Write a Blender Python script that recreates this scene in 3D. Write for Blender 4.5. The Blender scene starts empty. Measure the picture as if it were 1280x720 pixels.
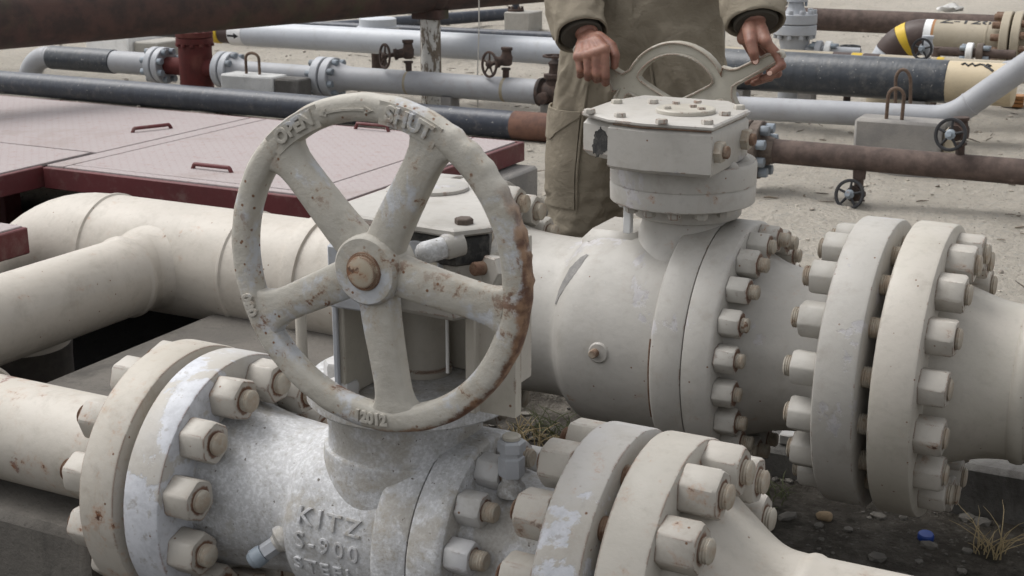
import bpy, bmesh, math, random
from mathutils import Vector, Matrix, noise as mnoise
random.seed(7)
SC = bpy.context.scene
COL = SC.collection
PI = math.pi
# ---------------------------------------------------------------- site frame
F, PITCH, HCAM, A = 1740.0, math.atan(500/1740.0), 1.3, math.radians(27)
CA, SA, CP, SP = math.cos(A), math.sin(A), math.cos(PITCH), math.sin(PITCH)
G = 0.12            # level of the sandy yard; the trench round the valves lies at 0
Q1, Q2, ZA = 1.54, 2.56, 0.44     # the two big pipe runs and their axis height

def W(d, q, z):     # site (along pipes, across, up) -> world
    return Vector((d*CA + q*SA, -d*SA + q*CA, z))
def _ray(x, y):
    u = (x-640)/F; v = -(y-360)/F
    return (u, CP+v*SP, -SP+v*CP)
def S(x, y, q):     # sight line meets the vertical plane q
    r = _ray(x, y); t = q/(r[0]*SA + r[1]*CA)
    X, Y, Z = r[0]*t, r[1]*t, HCAM + r[2]*t
    return Vector((X*CA - Y*SA, q, Z))
def SZ(x, y, z):    # sight line meets the level z
    r = _ray(x, y); t = (z-HCAM)/r[2]
    X, Y = r[0]*t, r[1]*t
    return Vector((X*CA - Y*SA, X*SA + Y*CA, z))

# ---------------------------------------------------------------- mesh builder
def frame(n):
    n = Vector(n).normalized()
    a = Vector((0, 0, 1)) if abs(n.z) < 0.9 else Vector((1, 0, 0))
    u = a.cross(n).normalized(); v = n.cross(u)
    return n, u, v

class MB:
    def __init__(s):
        s.v = []; s.f = []
    def add(s, vs, fs):
        o = len(s.v)
        s.v += [Vector(p) for p in vs]
        s.f += [tuple(i+o for i in f) for f in fs]
        return s
    def rings(s, rings, cap=(True, True), closed=False):
        n = len(rings[0]); vs = [p for r in rings for p in r]; fs = []
        m = len(rings)
        for i in range(m if closed else m-1):
            a = i*n; b = ((i+1) % m)*n
            for j in range(n):
                k = (j+1) % n
                fs.append((a+j, a+k, b+k, b+j))
        if not closed:
            if cap[0]: fs.append(tuple(reversed(range(n))))
            if cap[1]: fs.append(tuple((m-1)*n+j for j in range(n)))
        return s.add(vs, fs)
    def lathe(s, o, axis, prof, seg=48, cap=(True, True), jit=0.0, fn=None):
        n, u, v = frame(axis); o = Vector(o); R = []
        for t, r in prof:
            ring = []
            for j in range(seg):
                a = 2*PI*j/seg
                rr = r*(1 + (fn(t, a) if fn else 0))
                p = o + n*t + (u*math.cos(a) + v*math.sin(a))*rr
                if jit: p += (p-o-n*t).normalized()*jit*mnoise.noise(p*18)
                ring.append(p)
            R.append(ring)
        return s.rings(R, cap)
    def tube(s, pts, r, seg=16, cap=(True, True)):
        pts = [Vector(p) for p in pts]; m = len(pts)
        rs = r if isinstance(r, (list, tuple)) else [r]*m
        t0 = (pts[1]-pts[0]).normalized(); n, u, v = frame(t0); R = []
        for i, p in enumerate(pts):
            if i == 0: t = t0
            elif i == m-1: t = (pts[-1]-pts[-2]).normalized()
            else: t = ((pts[i]-pts[i-1]).normalized() + (pts[i+1]-pts[i]).normalized()).normalized()
            u = (u - t*u.dot(t)).normalized(); v = t.cross(u)
            R.append([p + (u*math.cos(2*PI*j/seg) + v*math.sin(2*PI*j/seg))*rs[i] for j in range(seg)])
        return s.rings(R, cap)
    def ring(s, o, axis, R, prof, seg=72, a0=0.0, a1=2*PI, fn=None):
        # closed section prof [(radial, axial)] swept round the axis
        n, u, v = frame(axis); o = Vector(o); L = []
        full = abs(a1-a0-2*PI) < 1e-6
        m = seg if full else seg+1
        for j in range(m):
            a = a0 + (a1-a0)*j/seg
            e = u*math.cos(a) + v*math.sin(a)
            k = fn(a) if fn else 0.0
            L.append([o + e*(R + pr + (k if pr > 0 else 0)) + n*ax for pr, ax in prof])
        return s.rings(L, closed=full)
    def hull(s, pts):
        bm = bmesh.new()
        for p in pts: bm.verts.new(p)
        bmesh.ops.convex_hull(bm, input=bm.verts[:])
        bmesh.ops.delete(bm, geom=[x for x in bm.verts if not x.link_faces], context='VERTS')
        bmesh.ops.dissolve_limit(bm, angle_limit=0.01, verts=bm.verts[:], edges=bm.edges[:])
        return s.bm(bm)
    def bm(s, bm):
        bm.verts.index_update()
        s.add([x.co.copy() for x in bm.verts], [tuple(q.index for q in f.verts) for f in bm.faces])
        bm.free(); return s
    def box(s, x0, x1, y0, y1, z0, z1, b=0.004):
        b = min(b, (x1-x0)*.4, (y1-y0)*.4, (z1-z0)*.4)
        P = []
        for X, sx in ((x0, 1), (x1, -1)):
            for Y, sy in ((y0, 1), (y1, -1)):
                for Z, sz in ((z0, 1), (z1, -1)):
                    P += [(X+sx*b, Y+sy*b, Z), (X+sx*b, Y, Z+sz*b), (X, Y+sy*b, Z+sz*b)]
        return s.hull(P)
    def obox(s, c, ux, uy, uz, hx, hy, hz, b=0.003):
        ux, uy, uz = (Vector(k).normalized() for k in (ux, uy, uz)); c = Vector(c)
        b = min(b, hx*.6, hy*.6, hz*.6); P = []
        for X in (-1, 1):
            for Y in (-1, 1):
                for Z in (-1, 1):
                    for k in range(3):
                        h = [hx-b, hy-b, hz-b]; h[k] += b
                        P.append(c + ux*X*h[0] + uy*Y*h[1] + uz*Z*h[2])
        return s.hull(P)
    def prism(s, poly, z0, z1, b=0.003):   # convex polygon in (d,q)
        c = Vector((sum(p[0] for p in poly)/len(poly), sum(p[1] for p in poly)/len(poly)))
        P = []
        for p in poly:
            e = c-Vector((p[0], p[1])); e = e.normalized()*b*1.3
            P += [(p[0], p[1], z0+b), (p[0], p[1], z1-b), (p[0]+e.x, p[1]+e.y, z0), (p[0]+e.x, p[1]+e.y, z1)]
        return s.hull(P)
    def sphere(s, c, r, seg=12, rg=8, sc=(1, 1, 1)):
        c = Vector(c); R = []
        for i in range(1, rg):
            t = PI*i/rg
            R.append([c + Vector((math.sin(t)*math.cos(2*PI*j/seg)*r*sc[0], math.sin(t)*math.sin(2*PI*j/seg)*r*sc[1], -math.cos(t)*r*sc[2])) for j in range(seg)])
        return s.rings(R)
    def mesh(s, name, origin=(0, 0, 0), sharp=38, smooth=True):
        o = Vector(origin); me = bpy.data.meshes.new(name)
        me.from_pydata([tuple(p-o) for p in s.v], [], s.f)
        bm = bmesh.new(); bm.from_mesh(me)
        bmesh.ops.recalc_face_normals(bm, faces=bm.faces[:]); bm.to_mesh(me); bm.free()
        if smooth:
            for p in me.polygons: p.use_smooth = True
            me.set_sharp_from_angle(angle=math.radians(sharp))
        me.update(); return me

# ---------------------------------------------------------------- objects
def tag(o, label=None, cat=None, group=None, kind=None):
    if label: o['label'] = label
    if cat: o['category'] = cat
    if group: o['group'] = group
    if kind: o['kind'] = kind
    return o
class Thing:
    def __init__(s, name, label, cat, base, group=None):
        s.base = Vector(base)
        s.o = bpy.data.objects.new(name, None); COL.objects.link(s.o)
        s.o.empty_display_size = 0.1
        s.o.location = W(*base); s.o.rotation_euler = (0, 0, -A)
        tag(s.o, label, cat, group)
    def part(s, name, mb, mat, parent=None, origin=None, label=None, sharp=38):
        og = Vector(origin) if origin is not None else s.base
        me = mb if isinstance(mb, bpy.types.Mesh) else mb.mesh(name, og, sharp)
        if not me.materials: me.materials.append(mat)
        o = bpy.data.objects.new(name, me); COL.objects.link(o)
        po = Vector(parent['_og']) if parent is not None else s.base
        o.parent = parent if parent is not None else s.o
        o.location = og - po
        o['_og'] = tuple(og)
        if label: o['label'] = label
        return o
def single(name, mb, mat, label, cat, base, group=None, kind=None, sharp=38):
    me = mb if isinstance(mb, bpy.types.Mesh) else mb.mesh(name, base, sharp)
    if not me.materials: me.materials.append(mat)
    o = bpy.data.objects.new(name, me); COL.objects.link(o)
    o.location = W(*base); o.rotation_euler = (0, 0, -A)
    return tag(o, label, cat, group, kind)
def place(thing, name, me, loc, rot, parent=None, label=None):
    o = bpy.data.objects.new(name, me); COL.objects.link(o)
    po = Vector(parent['_og']) if parent is not None else thing.base
    o.parent = parent if parent is not None else thing.o
    o.location = Vector(loc)-po; o.rotation_euler = rot
    o['_og'] = tuple(loc)
    if label: o['label'] = label
    return o

# ---------------------------------------------------------------- text -> mesh
def text_mesh(body, size, depth=0.002, bevel=0.0, bold=0.0, space=1.0):
    cu = bpy.data.curves.new('lettering', 'FONT'); cu.body = body; cu.size = size
    cu.extrude = depth; cu.bevel_depth = bevel; cu.offset = bold; cu.space_character = space
    cu.align_x = 'CENTER'; cu.align_y = 'CENTER'; cu.resolution_u = 3
    ob = bpy.data.objects.new('lettering_tmp', cu); COL.objects.link(ob)
    dg = bpy.context.evaluated_depsgraph_get()
    me = bpy.data.meshes.new_from_object(ob.evaluated_get(dg))
    bpy.data.objects.remove(ob); bpy.data.curves.remove(cu)
    bm = bmesh.new(); bm.from_mesh(me)
    bmesh.ops.remove_doubles(bm, verts=bm.verts[:], dist=1e-6)
    # cut long faces so that the letters can bend
    long = [e for e in bm.edges if e.calc_length() > size*0.25]
    if long: bmesh.ops.subdivide_edges(bm, edges=long, cuts=2)
    bmesh.ops.triangulate(bm, faces=bm.faces[:])
    bpy.data.meshes.remove(me)
    mb = MB(); return mb.bm(bm)
def warp(mb, fn):
    mb.v = [Vector(fn(p)) for p in mb.v]; return mb

def curve_plate(loops, extrude, bevel):     # flat shape with holes in XY -> MB
    cu = bpy.data.curves.new('plate', 'CURVE'); cu.dimensions = '2D'; cu.fill_mode = 'BOTH'
    cu.extrude = extrude; cu.bevel_depth = bevel; cu.bevel_resolution = 1
    for lp in loops:
        sp = cu.splines.new('POLY'); sp.points.add(len(lp)-1); sp.use_cyclic_u = True
        for p, c in zip(sp.points, lp): p.co = (c[0], c[1], 0, 1)
    ob = bpy.data.objects.new('plate_tmp', cu); COL.objects.link(ob)
    dg = bpy.context.evaluated_depsgraph_get()
    me = bpy.data.meshes.new_from_object(ob.evaluated_get(dg))
    bpy.data.objects.remove(ob); bpy.data.curves.remove(cu)
    bm = bmesh.new(); bm.from_mesh(me); bmesh.ops.remove_doubles(bm, verts=bm.verts[:], dist=1e-6)
    bpy.data.meshes.remove(me)
    return MB().bm(bm)
def remesh(mb, voxel, smooth_it=6, fac=0.5):
    me = mb.mesh('blob', (0, 0, 0), smooth=False)
    ob = bpy.data.objects.new('blob_tmp', me); COL.objects.link(ob)
    m = ob.modifiers.new('r', 'REMESH'); m.mode = 'VOXEL'; m.voxel_size = voxel
    if smooth_it:
        k = ob.modifiers.new('s', 'SMOOTH'); k.iterations = smooth_it; k.factor = fac
    dg = bpy.context.evaluated_depsgraph_get()
    out = bpy.data.meshes.new_from_object(ob.evaluated_get(dg))
    bpy.data.objects.remove(ob); bpy.data.meshes.remove(me)
    r = MB().add([v.co.copy() for v in out.vertices], [tuple(p.vertices) for p in out.polygons])
    bpy.data.meshes.remove(out); return r
def arc(c, r, a0, a1, n, ux, uy):
    ux, uy, c = Vector(ux), Vector(uy), Vector(c)
    return [c + ux*r*math.cos(a0+(a1-a0)*i/n) + uy*r*math.sin(a0+(a1-a0)*i/n) for i in range(n+1)]
# ---------------------------------------------------------------- materials
class NT:
    def __init__(s, name, rand=True):
        s.m = bpy.data.materials.new(name); s.m.use_nodes = True
        s.t = s.m.node_tree; s.n = s.t.nodes; s.b = s.n['Principled BSDF']
        tc = s.n.new('ShaderNodeTexCoord'); s.obj = tc.outputs['Object']
        if rand:
            oi = s.n.new('ShaderNodeObjectInfo')
            mu = s.n.new('ShaderNodeMath'); mu.operation = 'MULTIPLY'; mu.inputs[1].default_value = 37.0
            s.l(oi.outputs['Random'], mu.inputs[0])
            ad = s.n.new('ShaderNodeVectorMath'); ad.operation = 'ADD'
            s.l(s.obj, ad.inputs[0]); s.l(mu.outputs[0], ad.inputs[1]); s.co = ad.outputs[0]
        else: s.co = s.obj
    def l(s, a, b): s.t.links.new(a, b)
    def mapped(s, scale, co=None):
        mp = s.n.new('ShaderNodeMapping'); mp.inputs['Scale'].default_value = scale
        s.l(co or s.co, mp.inputs['Vector']); return mp.outputs[0]
    def noise(s, scale, detail=4, rough=.55, dist=0, co=None):
        x = s.n.new('ShaderNodeTexNoise'); x.inputs['Scale'].default_value = scale
        x.inputs['Detail'].default_value = detail; x.inputs['Roughness'].default_value = rough
        x.inputs['Distortion'].default_value = dist
        s.l(co or s.co, x.inputs['Vector']); return x.outputs['Fac']
    def voro(s, scale, feature='F1', co=None, out='Distance'):
        x = s.n.new('ShaderNodeTexVoronoi'); x.feature = feature; x.inputs['Scale'].default_value = scale
        s.l(co or s.co, x.inputs['Vector']); return x.outputs[out]
    def ramp(s, v, lo, hi):
        x = s.n.new('ShaderNodeMapRange'); x.interpolation_type = 'SMOOTHSTEP'
        x.inputs['From Min'].default_value = lo; x.inputs['From Max'].default_value = hi
        s.l(v, x.inputs['Value']); return x.outputs[0]
    def op(s, o, a, b=None, c=None):
        x = s.n.new('ShaderNodeMath'); x.operation = o
        for i, k in enumerate((a, b, c)):
            if k is None: continue
            if isinstance(k, (int, float)): x.inputs[i].default_value = k
            else: s.l(k, x.inputs[i])
        return x.outputs[0]
    def mix(s, f, a, b):
        x = s.n.new('ShaderNodeMix'); x.data_type = 'RGBA'
        if isinstance(f, (int, float)): x.inputs[0].default_value = f
        else: s.l(f, x.inputs[0])
        for i, k in ((6, a), (7, b)):
            if isinstance(k, tuple): x.inputs[i].default_value = (*k[:3], 1)
            else: s.l(k, x.inputs[i])
        return x.outputs[2]
    def sep(s, co=None):
        x = s.n.new('ShaderNodeSeparateXYZ'); s.l(co or s.obj, x.inputs[0]); return x.outputs
    def done(s, col, rough=.6, bump=None, bs=.2, bd=.002, metal=0, spec=.35):
        if isinstance(col, tuple): s.b.inputs['Base Color'].default_value = (*col[:3], 1)
        else: s.l(col, s.b.inputs['Base Color'])
        if isinstance(rough, (int, float)): s.b.inputs['Roughness'].default_value = rough
        else: s.l(rough, s.b.inputs['Roughness'])
        s.b.inputs['Metallic'].default_value = metal
        s.b.inputs['Specular IOR Level'].default_value = spec
        if bump is not None:
            x = s.n.new('ShaderNodeBump'); x.inputs['Strength'].default_value = bs; x.inputs['Distance'].default_value = bd
            s.l(bump, x.inputs['Height']); s.l(x.outputs[0], s.b.inputs['Normal'])
        return s.m
RUST = (.20, .085, .040); RUST_D = (.075, .036, .024); RUST_L = (.36, .19, .10)
def paint(name, base, alt=None, rust=.0, chips=None, chip_th=.62, dirt=.35, rough=.47, bump=.25, bscale=60, grime=(.22, .19, .15), edge=0.0, streak=0.0, collar=0.0, chip_sc=9):
    k = NT(name); alt = alt or tuple(c*.82 for c in base)
    c = k.mix(k.ramp(k.noise(5, 5, .6), .35, .68), base, alt)
    fine = k.noise(70, 5, .65)
    c = k.mix(k.op('MULTIPLY', k.ramp(fine, .52, .72), .28), c, tuple(x*.72 for x in base))
    if dirt:
        c = k.mix(k.op('MULTIPLY', k.ramp(k.noise(14, 6, .7, .3), .50, .74), dirt), c, grime)
    chipm = None
    if chips:
        chipm = k.ramp(k.noise(chip_sc, 9, .66, .25), chip_th, chip_th+.02)
        c = k.mix(chipm, c, k.mix(k.ramp(k.noise(30, 6, .7), .40, .66), chips, tuple(x*.80 for x in chips)))
        c = k.mix(k.op('MULTIPLY', k.op('MULTIPLY', chipm, k.ramp(k.noise(55, 5, .7), .56, .66)), .5), c, grime)
    if streak:
        st = k.ramp(k.noise(1, 4, .6, 0, k.mapped((45, 45, 5))), .57, .75)
        c = k.mix(k.op('MULTIPLY', st, streak), c, (.30, .20, .12))
    rm = None
    if collar:      # rust that has crept out round the stud hole of a nut
        sx = k.sep(); rd_ = k.op('SQRT', k.op('ADD', k.op('MULTIPLY', sx[1], sx[1]), k.op('MULTIPLY', sx[2], sx[2])))
        rd_ = k.op('ADD', rd_, k.op('MULTIPLY', k.op('SUBTRACT', k.noise(70, 4, .7), .5), -.014))
        c = k.mix(k.op('MULTIPLY', k.ramp(rd_, collar*1.36, collar*1.10), .92), c, k.mix(k.noise(130, 3), RUST, RUST_D))
    if edge:
        bv = k.n.new('ShaderNodeBevel'); bv.samples = 3; bv.inputs['Radius'].default_value = .005
        ge = k.n.new('ShaderNodeNewGeometry')
        dt = k.n.new('ShaderNodeVectorMath'); dt.operation = 'DOT_PRODUCT'
        k.l(bv.outputs[0], dt.inputs[0]); k.l(ge.outputs['Normal'], dt.inputs[1])
        em = k.ramp(k.op('SUBTRACT', 1.0, dt.outputs['Value']), .004, .05)
        em = k.op('MULTIPLY', em, k.ramp(k.noise(22, 6, .7), .60-edge*.2, .66-edge*.2))
        c = k.mix(em, c, k.mix(k.noise(90, 3), RUST, RUST_D))
    if rust:
        big = k.ramp(k.noise(3.5, 3, .5), .42, .62)
        n2 = k.noise(26, 8, .72, .2)
        rm = k.op('MULTIPLY', k.ramp(n2, .69-rust*.14, .72-rust*.14), big)
        halo = k.op('MULTIPLY', k.ramp(n2, .60-rust*.14, .72-rust*.14), big)
        c = k.mix(k.op('MULTIPLY', halo, .5), c, RUST_L)
        c = k.mix(rm, c, k.mix(k.ramp(k.noise(120, 3), .4, .6), RUST, RUST_D))
        sp = k.ramp(k.voro(38, co=k.co), .085, .05)          # small rust pits
        sp = k.op('MULTIPLY', sp, k.ramp(k.noise(11, 2), .50, .56))
        c = k.mix(sp, c, (.16, .085, .05))
    h = k.op('ADD', k.noise(bscale, 5, .6), k.op('MULTIPLY', k.noise(bscale*.16, 3), 1.5))
    if chipm is not None: h = k.op('SUBTRACT', h, k.op('MULTIPLY', chipm, .8))
    if rm is not None: h = k.op('SUBTRACT', h, k.op('MULTIPLY', rm, .8))
    return k.done(c, k.op('MULTIPLY_ADD', fine, .25, rough-.12), h, bump, .003)
M = {}
BE = (.445, .413, .365)
M['beige'] = paint('beige_paint', BE, (.41, .385, .33), rust=.10, edge=.2, dirt=.3)
M['beige_spots'] = paint('beige_paint_rust_spots', (.45, .42, .372), (.405, .38, .335), rust=.35, edge=.8, dirt=.35)
M['beige_clean'] = paint('beige_paint_smooth', (.48, .44, .385), (.43, .395, .345), rust=.12, dirt=.34, bump=.25, streak=.12, edge=.0)
M['beige_rusty'] = paint('beige_paint_rusting', BE, (.40, .365, .31), rust=.5, edge=.9, dirt=.4, streak=.3, chips=(.235, .15, .125), chip_th=.635, chip_sc=7)
M['beige_worn'] = paint('beige_paint_worn', (.40, .375, .335), (.43, .42, .41), rust=.25, chips=(.51, .52, .55), chip_th=.505, edge=.6, dirt=.3, chip_sc=4.5)
M['beige_pale'] = paint('pale_grey_paint', (.425, .405, .372), (.375, .358, .328), rust=.12, streak=.10, chips=(.425, .41, .41), chip_th=.60, edge=.3, dirt=.3, chip_sc=5)
def m_silver(name, light, mid, dark):
    k = NT(name)
    n = k.noise(85, 7, .75); n2 = k.noise(11, 5, .65, .4); n3 = k.noise(210, 3, .6)
    c = k.mix(k.ramp(n3, .40, .60), mid, light)
    c = k.mix(k.op('MULTIPLY', k.ramp(k.op('ADD', k.op('MULTIPLY', n, .6), k.op('MULTIPLY', n2, .4)), .46, .56), .8), c, k.mix(k.ramp(n3, .42, .6), mid, dark))
    c = k.mix(k.op('MULTIPLY', k.ramp(k.noise(8, 7, .72, .3), .50, .60), .55), c, (.30, .265, .205))
    c = k.mix(k.ramp(k.noise(120, 2), .70, .74), c, (.12, .10, .085))
    h = k.op('ADD', k.op('MULTIPLY', n, .8), k.noise(25, 4))
    return k.done(c, .5, h, .5, .0035, 0, .4)
M['silver'] = m_silver('weathered_aluminium_paint', (.56, .565, .575), (.43, .43, .435), (.29, .28, .26))
M['silver_dark'] = m_silver('weathered_grey_casting', (.50, .505, .51), (.31, .30, .285), (.20, .185, .16))
M['bluegrey'] = paint('blue_grey_primer', (.40, .42, .455), (.36, .375, .40), dirt=.35, chips=(.46, .43, .36), chip_th=.64, rust=.05)
M['nut_rusty'] = paint('painted_nut_rusting', (.435, .408, .365), (.39, .362, .32), rust=.5, edge=.6, dirt=.45, collar=.0165)
M['nut'] = paint('painted_nut', (.425, .405, .368), (.38, .36, .325), rust=.10, edge=.35, dirt=.4, collar=.0175)
M['nut_grey'] = paint('grey_painted_nut', (.43, .42, .40), (.50, .50, .51), rust=.1, edge=.3, dirt=.45, collar=.012)
def m_rust(name, a, b, c3, sc=30, bump=.5, pale=None, pth=.6):
    k = NT(name)
    c = k.mix(k.ramp(k.noise(sc, 7, .7), .36, .64), a, b)
    c = k.mix(k.ramp(k.noise(sc*.25, 4, .6, .5), .52, .70), c, c3)
    if pale: c = k.mix(k.ramp(k.noise(sc*.5, 7, .7), pth, pth+.06), c, pale)
    return k.done(c, .8, k.noise(sc*3, 6, .7), bump, .003, 0, .25)
M['stud'] = m_rust('rusty_thread', (.135, .075, .05), (.22, .15, .105), (.30, .25, .195), 60)
M['stud_end'] = m_rust('painted_rusty_stud', (.40, .365, .305), (.35, .285, .22), (.42, .39, .335), 50, .5, (.17, .10, .065), .63)
M['rustpipe'] = m_rust('brown_rusted_pipe', (.075, .055, .048), (.125, .092, .078), (.055, .042, .038), 16, .5, (.19, .145, .125), .62)
M['rustpipe_top'] = m_rust('old_brown_wrapped_pipe', (.085, .052, .044), (.050, .038, .034), (.075, .070, .045), 9, .9, (.13, .085, .07), .63)
M['rust_valve'] = m_rust('dark_rusted_iron', (.05, .037, .032), (.085, .056, .045), (.033, .028, .026), 40)
M['dark_flange'] = m_rust('dark_brown_flange', (.09, .07, .058), (.15, .12, .10), (.06, .05, .045), 25)
M['maroon'] = paint('maroon_paint', (.125, .030, .032), (.10, .029, .029), dirt=.6, rough=.55, grime=(.19, .125, .11), rust=.0)
M['maroon_dull'] = m_rust('maroon_vessel_paint', (.105, .024, .022), (.075, .021, .019), (.15, .055, .045), 12, .3)
def m_navy(name, a, b, dust, th=.5):
    k = NT(name)
    c = k.mix(k.noise(9, 5), a, b)
    n = k.op('ADD', k.noise(22, 6, .7), k.op('MULTIPLY', k.sep()[2], 0.0))
    c = k.mix(k.op('MULTIPLY', k.ramp(n, th, th+.25), .55), c, dust)
    c = k.mix(k.op('MULTIPLY', k.ramp(k.noise(1, 3, .6, 0, k.mapped((26, 3, 3))), .5, .62), .35), c, tuple(x*.55 for x in a))
    c = k.mix(k.ramp(k.noise(75, 2), .70, .74), c, (.30, .29, .27))
    return k.done(c, .40, k.op('ADD', k.noise(1, 3, .6, 0, k.mapped((40, 3, 3))), k.noise(50, 3)), .35, .004, 0, .4)
M['navy'] = m_navy('navy_wrapped_pipe', (.030, .036, .052), (.040, .046, .060), (.16, .15, .14))
M['tape'] = m_navy('dark_pipe_tape', (.034, .040, .050), (.05, .056, .064), (.14, .135, .125), .47)
M['grey'] = paint('light_grey_paint', (.335, .34, .355), (.295, .30, .315), dirt=.3, bump=.1, rough=.5)
M['grey_bright'] = paint('pale_silver_paint', (.50, .52, .55), (.46, .48, .51), dirt=.22, bump=.08, rough=.42)
M['grey_valve'] = paint('grey_valve_paint', (.40, .415, .44), (.36, .37, .39), dirt=.25, bump=.1)
M['cream'] = paint('cream_paint', (.52, .43, .29), (.48, .40, .275), dirt=.25, bump=.1)
M['tan'] = paint('tan_paint', (.38, .33, .25), (.34, .295, .22), dirt=.35, bump=.1)
M['white'] = paint('white_paint', (.78, .78, .77), (.70, .70, .69), dirt=.25, bump=.1)
M['yellow'] = paint('yellow_paint', (.62, .42, .03), (.55, .37, .03), dirt=.15, bump=.1)
M['brown'] = paint('dark_brown_paint', (.055, .036, .030), (.07, .046, .04), dirt=.12, bump=.1)
M['hubnut'] = paint('hub_nut_paint', (.42, .385, .32), (.36, .30, .22), rust=.7, edge=.9, dirt=.5)
M['orange'] = paint('orange_brown_paint', (.36, .17, .06), (.30, .14, .05), dirt=.2, bump=.1)
M['black'] = paint('black_marking', (.018, .018, .020), dirt=.1, bump=.05)
M['steel_blue'] = paint('bluish_steel', (.25, .29, .33), (.17, .19, .21), dirt=.35, rust=.3, bump=.2)
M['wire'] = NT('wire_steel').done((.45, .43, .39), .5)
M['rod'] = m_rust('rusted_rod', (.11, .075, .055), (.17, .12, .09), (.07, .05, .04), 60)
M['glass_blue'] = NT('blue_plastic_cap').done((.02, .055, .25), .4, None)
def m_band():
    k = NT('black_grease', False)
    c = k.mix(k.ramp(k.noise(45, 6, .7), .45, .62), (.022, .022, .022), (.06, .057, .052))
    return k.done(c, .55, k.noise(60, 5), .7, .004)
M['grease'] = m_band()
def m_concrete(name, a, b, stain, sth=.55):
    k = NT(name)
    c = k.mix(k.ramp(k.noise(7, 7, .65), .35, .65), a, b)
    c = k.mix(k.op('MULTIPLY', k.ramp(k.noise(4, 6, .7, .5, k.mapped((1, 1, .5))), sth, sth+.14), .8), c, stain)
    c = k.mix(k.op('MULTIPLY', k.ramp(k.noise(160, 2), .6, .7), .5), c, tuple(x*.55 for x in a))
    return k.done(c, .9, k.op('ADD', k.noise(110, 5, .7), k.op('MULTIPLY', k.noise(14, 4), 2)), .5, .004, 0, .2)
M['conc'] = m_concrete('old_concrete', (.27, .255, .235), (.21, .20, .19), (.12, .115, .105))
M['conc_pale'] = m_concrete('pale_concrete', (.34, .325, .295), (.29, .275, .25), (.20, .19, .17), .6)
M['conc_white'] = m_concrete('whitewashed_concrete', (.50, .50, .49), (.40, .40, .39), (.20, .19, .175), .5)
M['conc_dark'] = m_concrete('dark_concrete', (.15, .145, .135), (.11, .105, .10), (.07, .065, .06), .5)
M['bitumen'] = m_concrete('black_bitumen', (.035, .034, .033), (.025, .024, .023), (.05, .048, .046), .6)
def m_post():
    k = NT('peeling_white_post')
    n = k.noise(16, 8, .72, .3, k.mapped((1, 1, .35)))
    c = k.mix(k.ramp(n, .50, .54), (.52, .51, .48), (.16, .13, .10))
    c = k.mix(k.ramp(k.noise(60, 5), .62, .67), c, (.05, .045, .04))
    return k.done(c, .8, n, .8, .006)
M['post'] = m_post()
def m_deck():
    k = NT('dusty_tread_plate', False)
    s = k.sep(); x, y = s[0], s[1]
    def lugs(sx, sy, ox, oy):
        u = k.op('SUBTRACT', k.op('FRACT', k.op('ADD', k.op('MULTIPLY', x, sx), ox)), .5)
        v = k.op('SUBTRACT', k.op('FRACT', k.op('ADD', k.op('MULTIPLY', y, sy), oy)), .5)
        return u, v
    tot = None
    for (ox, oy, ang) in ((0, 0, 1), (.5, .5, -1)):
        u, v = lugs(26, 26, ox, oy)
        a = k.op('ADD', u, k.op('MULTIPLY', v, ang)); b = k.op('SUBTRACT', u, k.op('MULTIPLY', v, ang))
        e = k.op('ADD', k.op('MULTIPLY', k.op('MULTIPLY', a, a), 5.0), k.op('MULTIPLY', k.op('MULTIPLY', b, b), 55.0))
        g = k.ramp(e, 1.0, .6)
        tot = g if tot is None else k.op('MAXIMUM', tot, g)
    dust = (.35, .31, .305); red = (.17, .055, .055)
    c = k.mix(k.op('MULTIPLY', k.ramp(k.noise(3, 6, .65), .35, .7), .35), dust, (.32, .27, .265))
    c = k.mix(k.op('MULTIPLY', tot, .11), c, red)
    c = k.mix(k.op('MULTIPLY', k.ramp(k.noise(25, 6, .7), .54, .70), .55), c, (.27, .17, .155))
    c = k.mix(k.op('MULTIPLY', k.ramp(k.noise(1.6, 7, .72, .8), .55, .66), .45), c, (.27, .225, .205))
    return k.done(c, .8, k.op('ADD', tot, k.op('MULTIPLY', k.noise(80, 3), .4)), .35, .003, 0, .2)
M['deck'] = m_deck()
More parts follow.
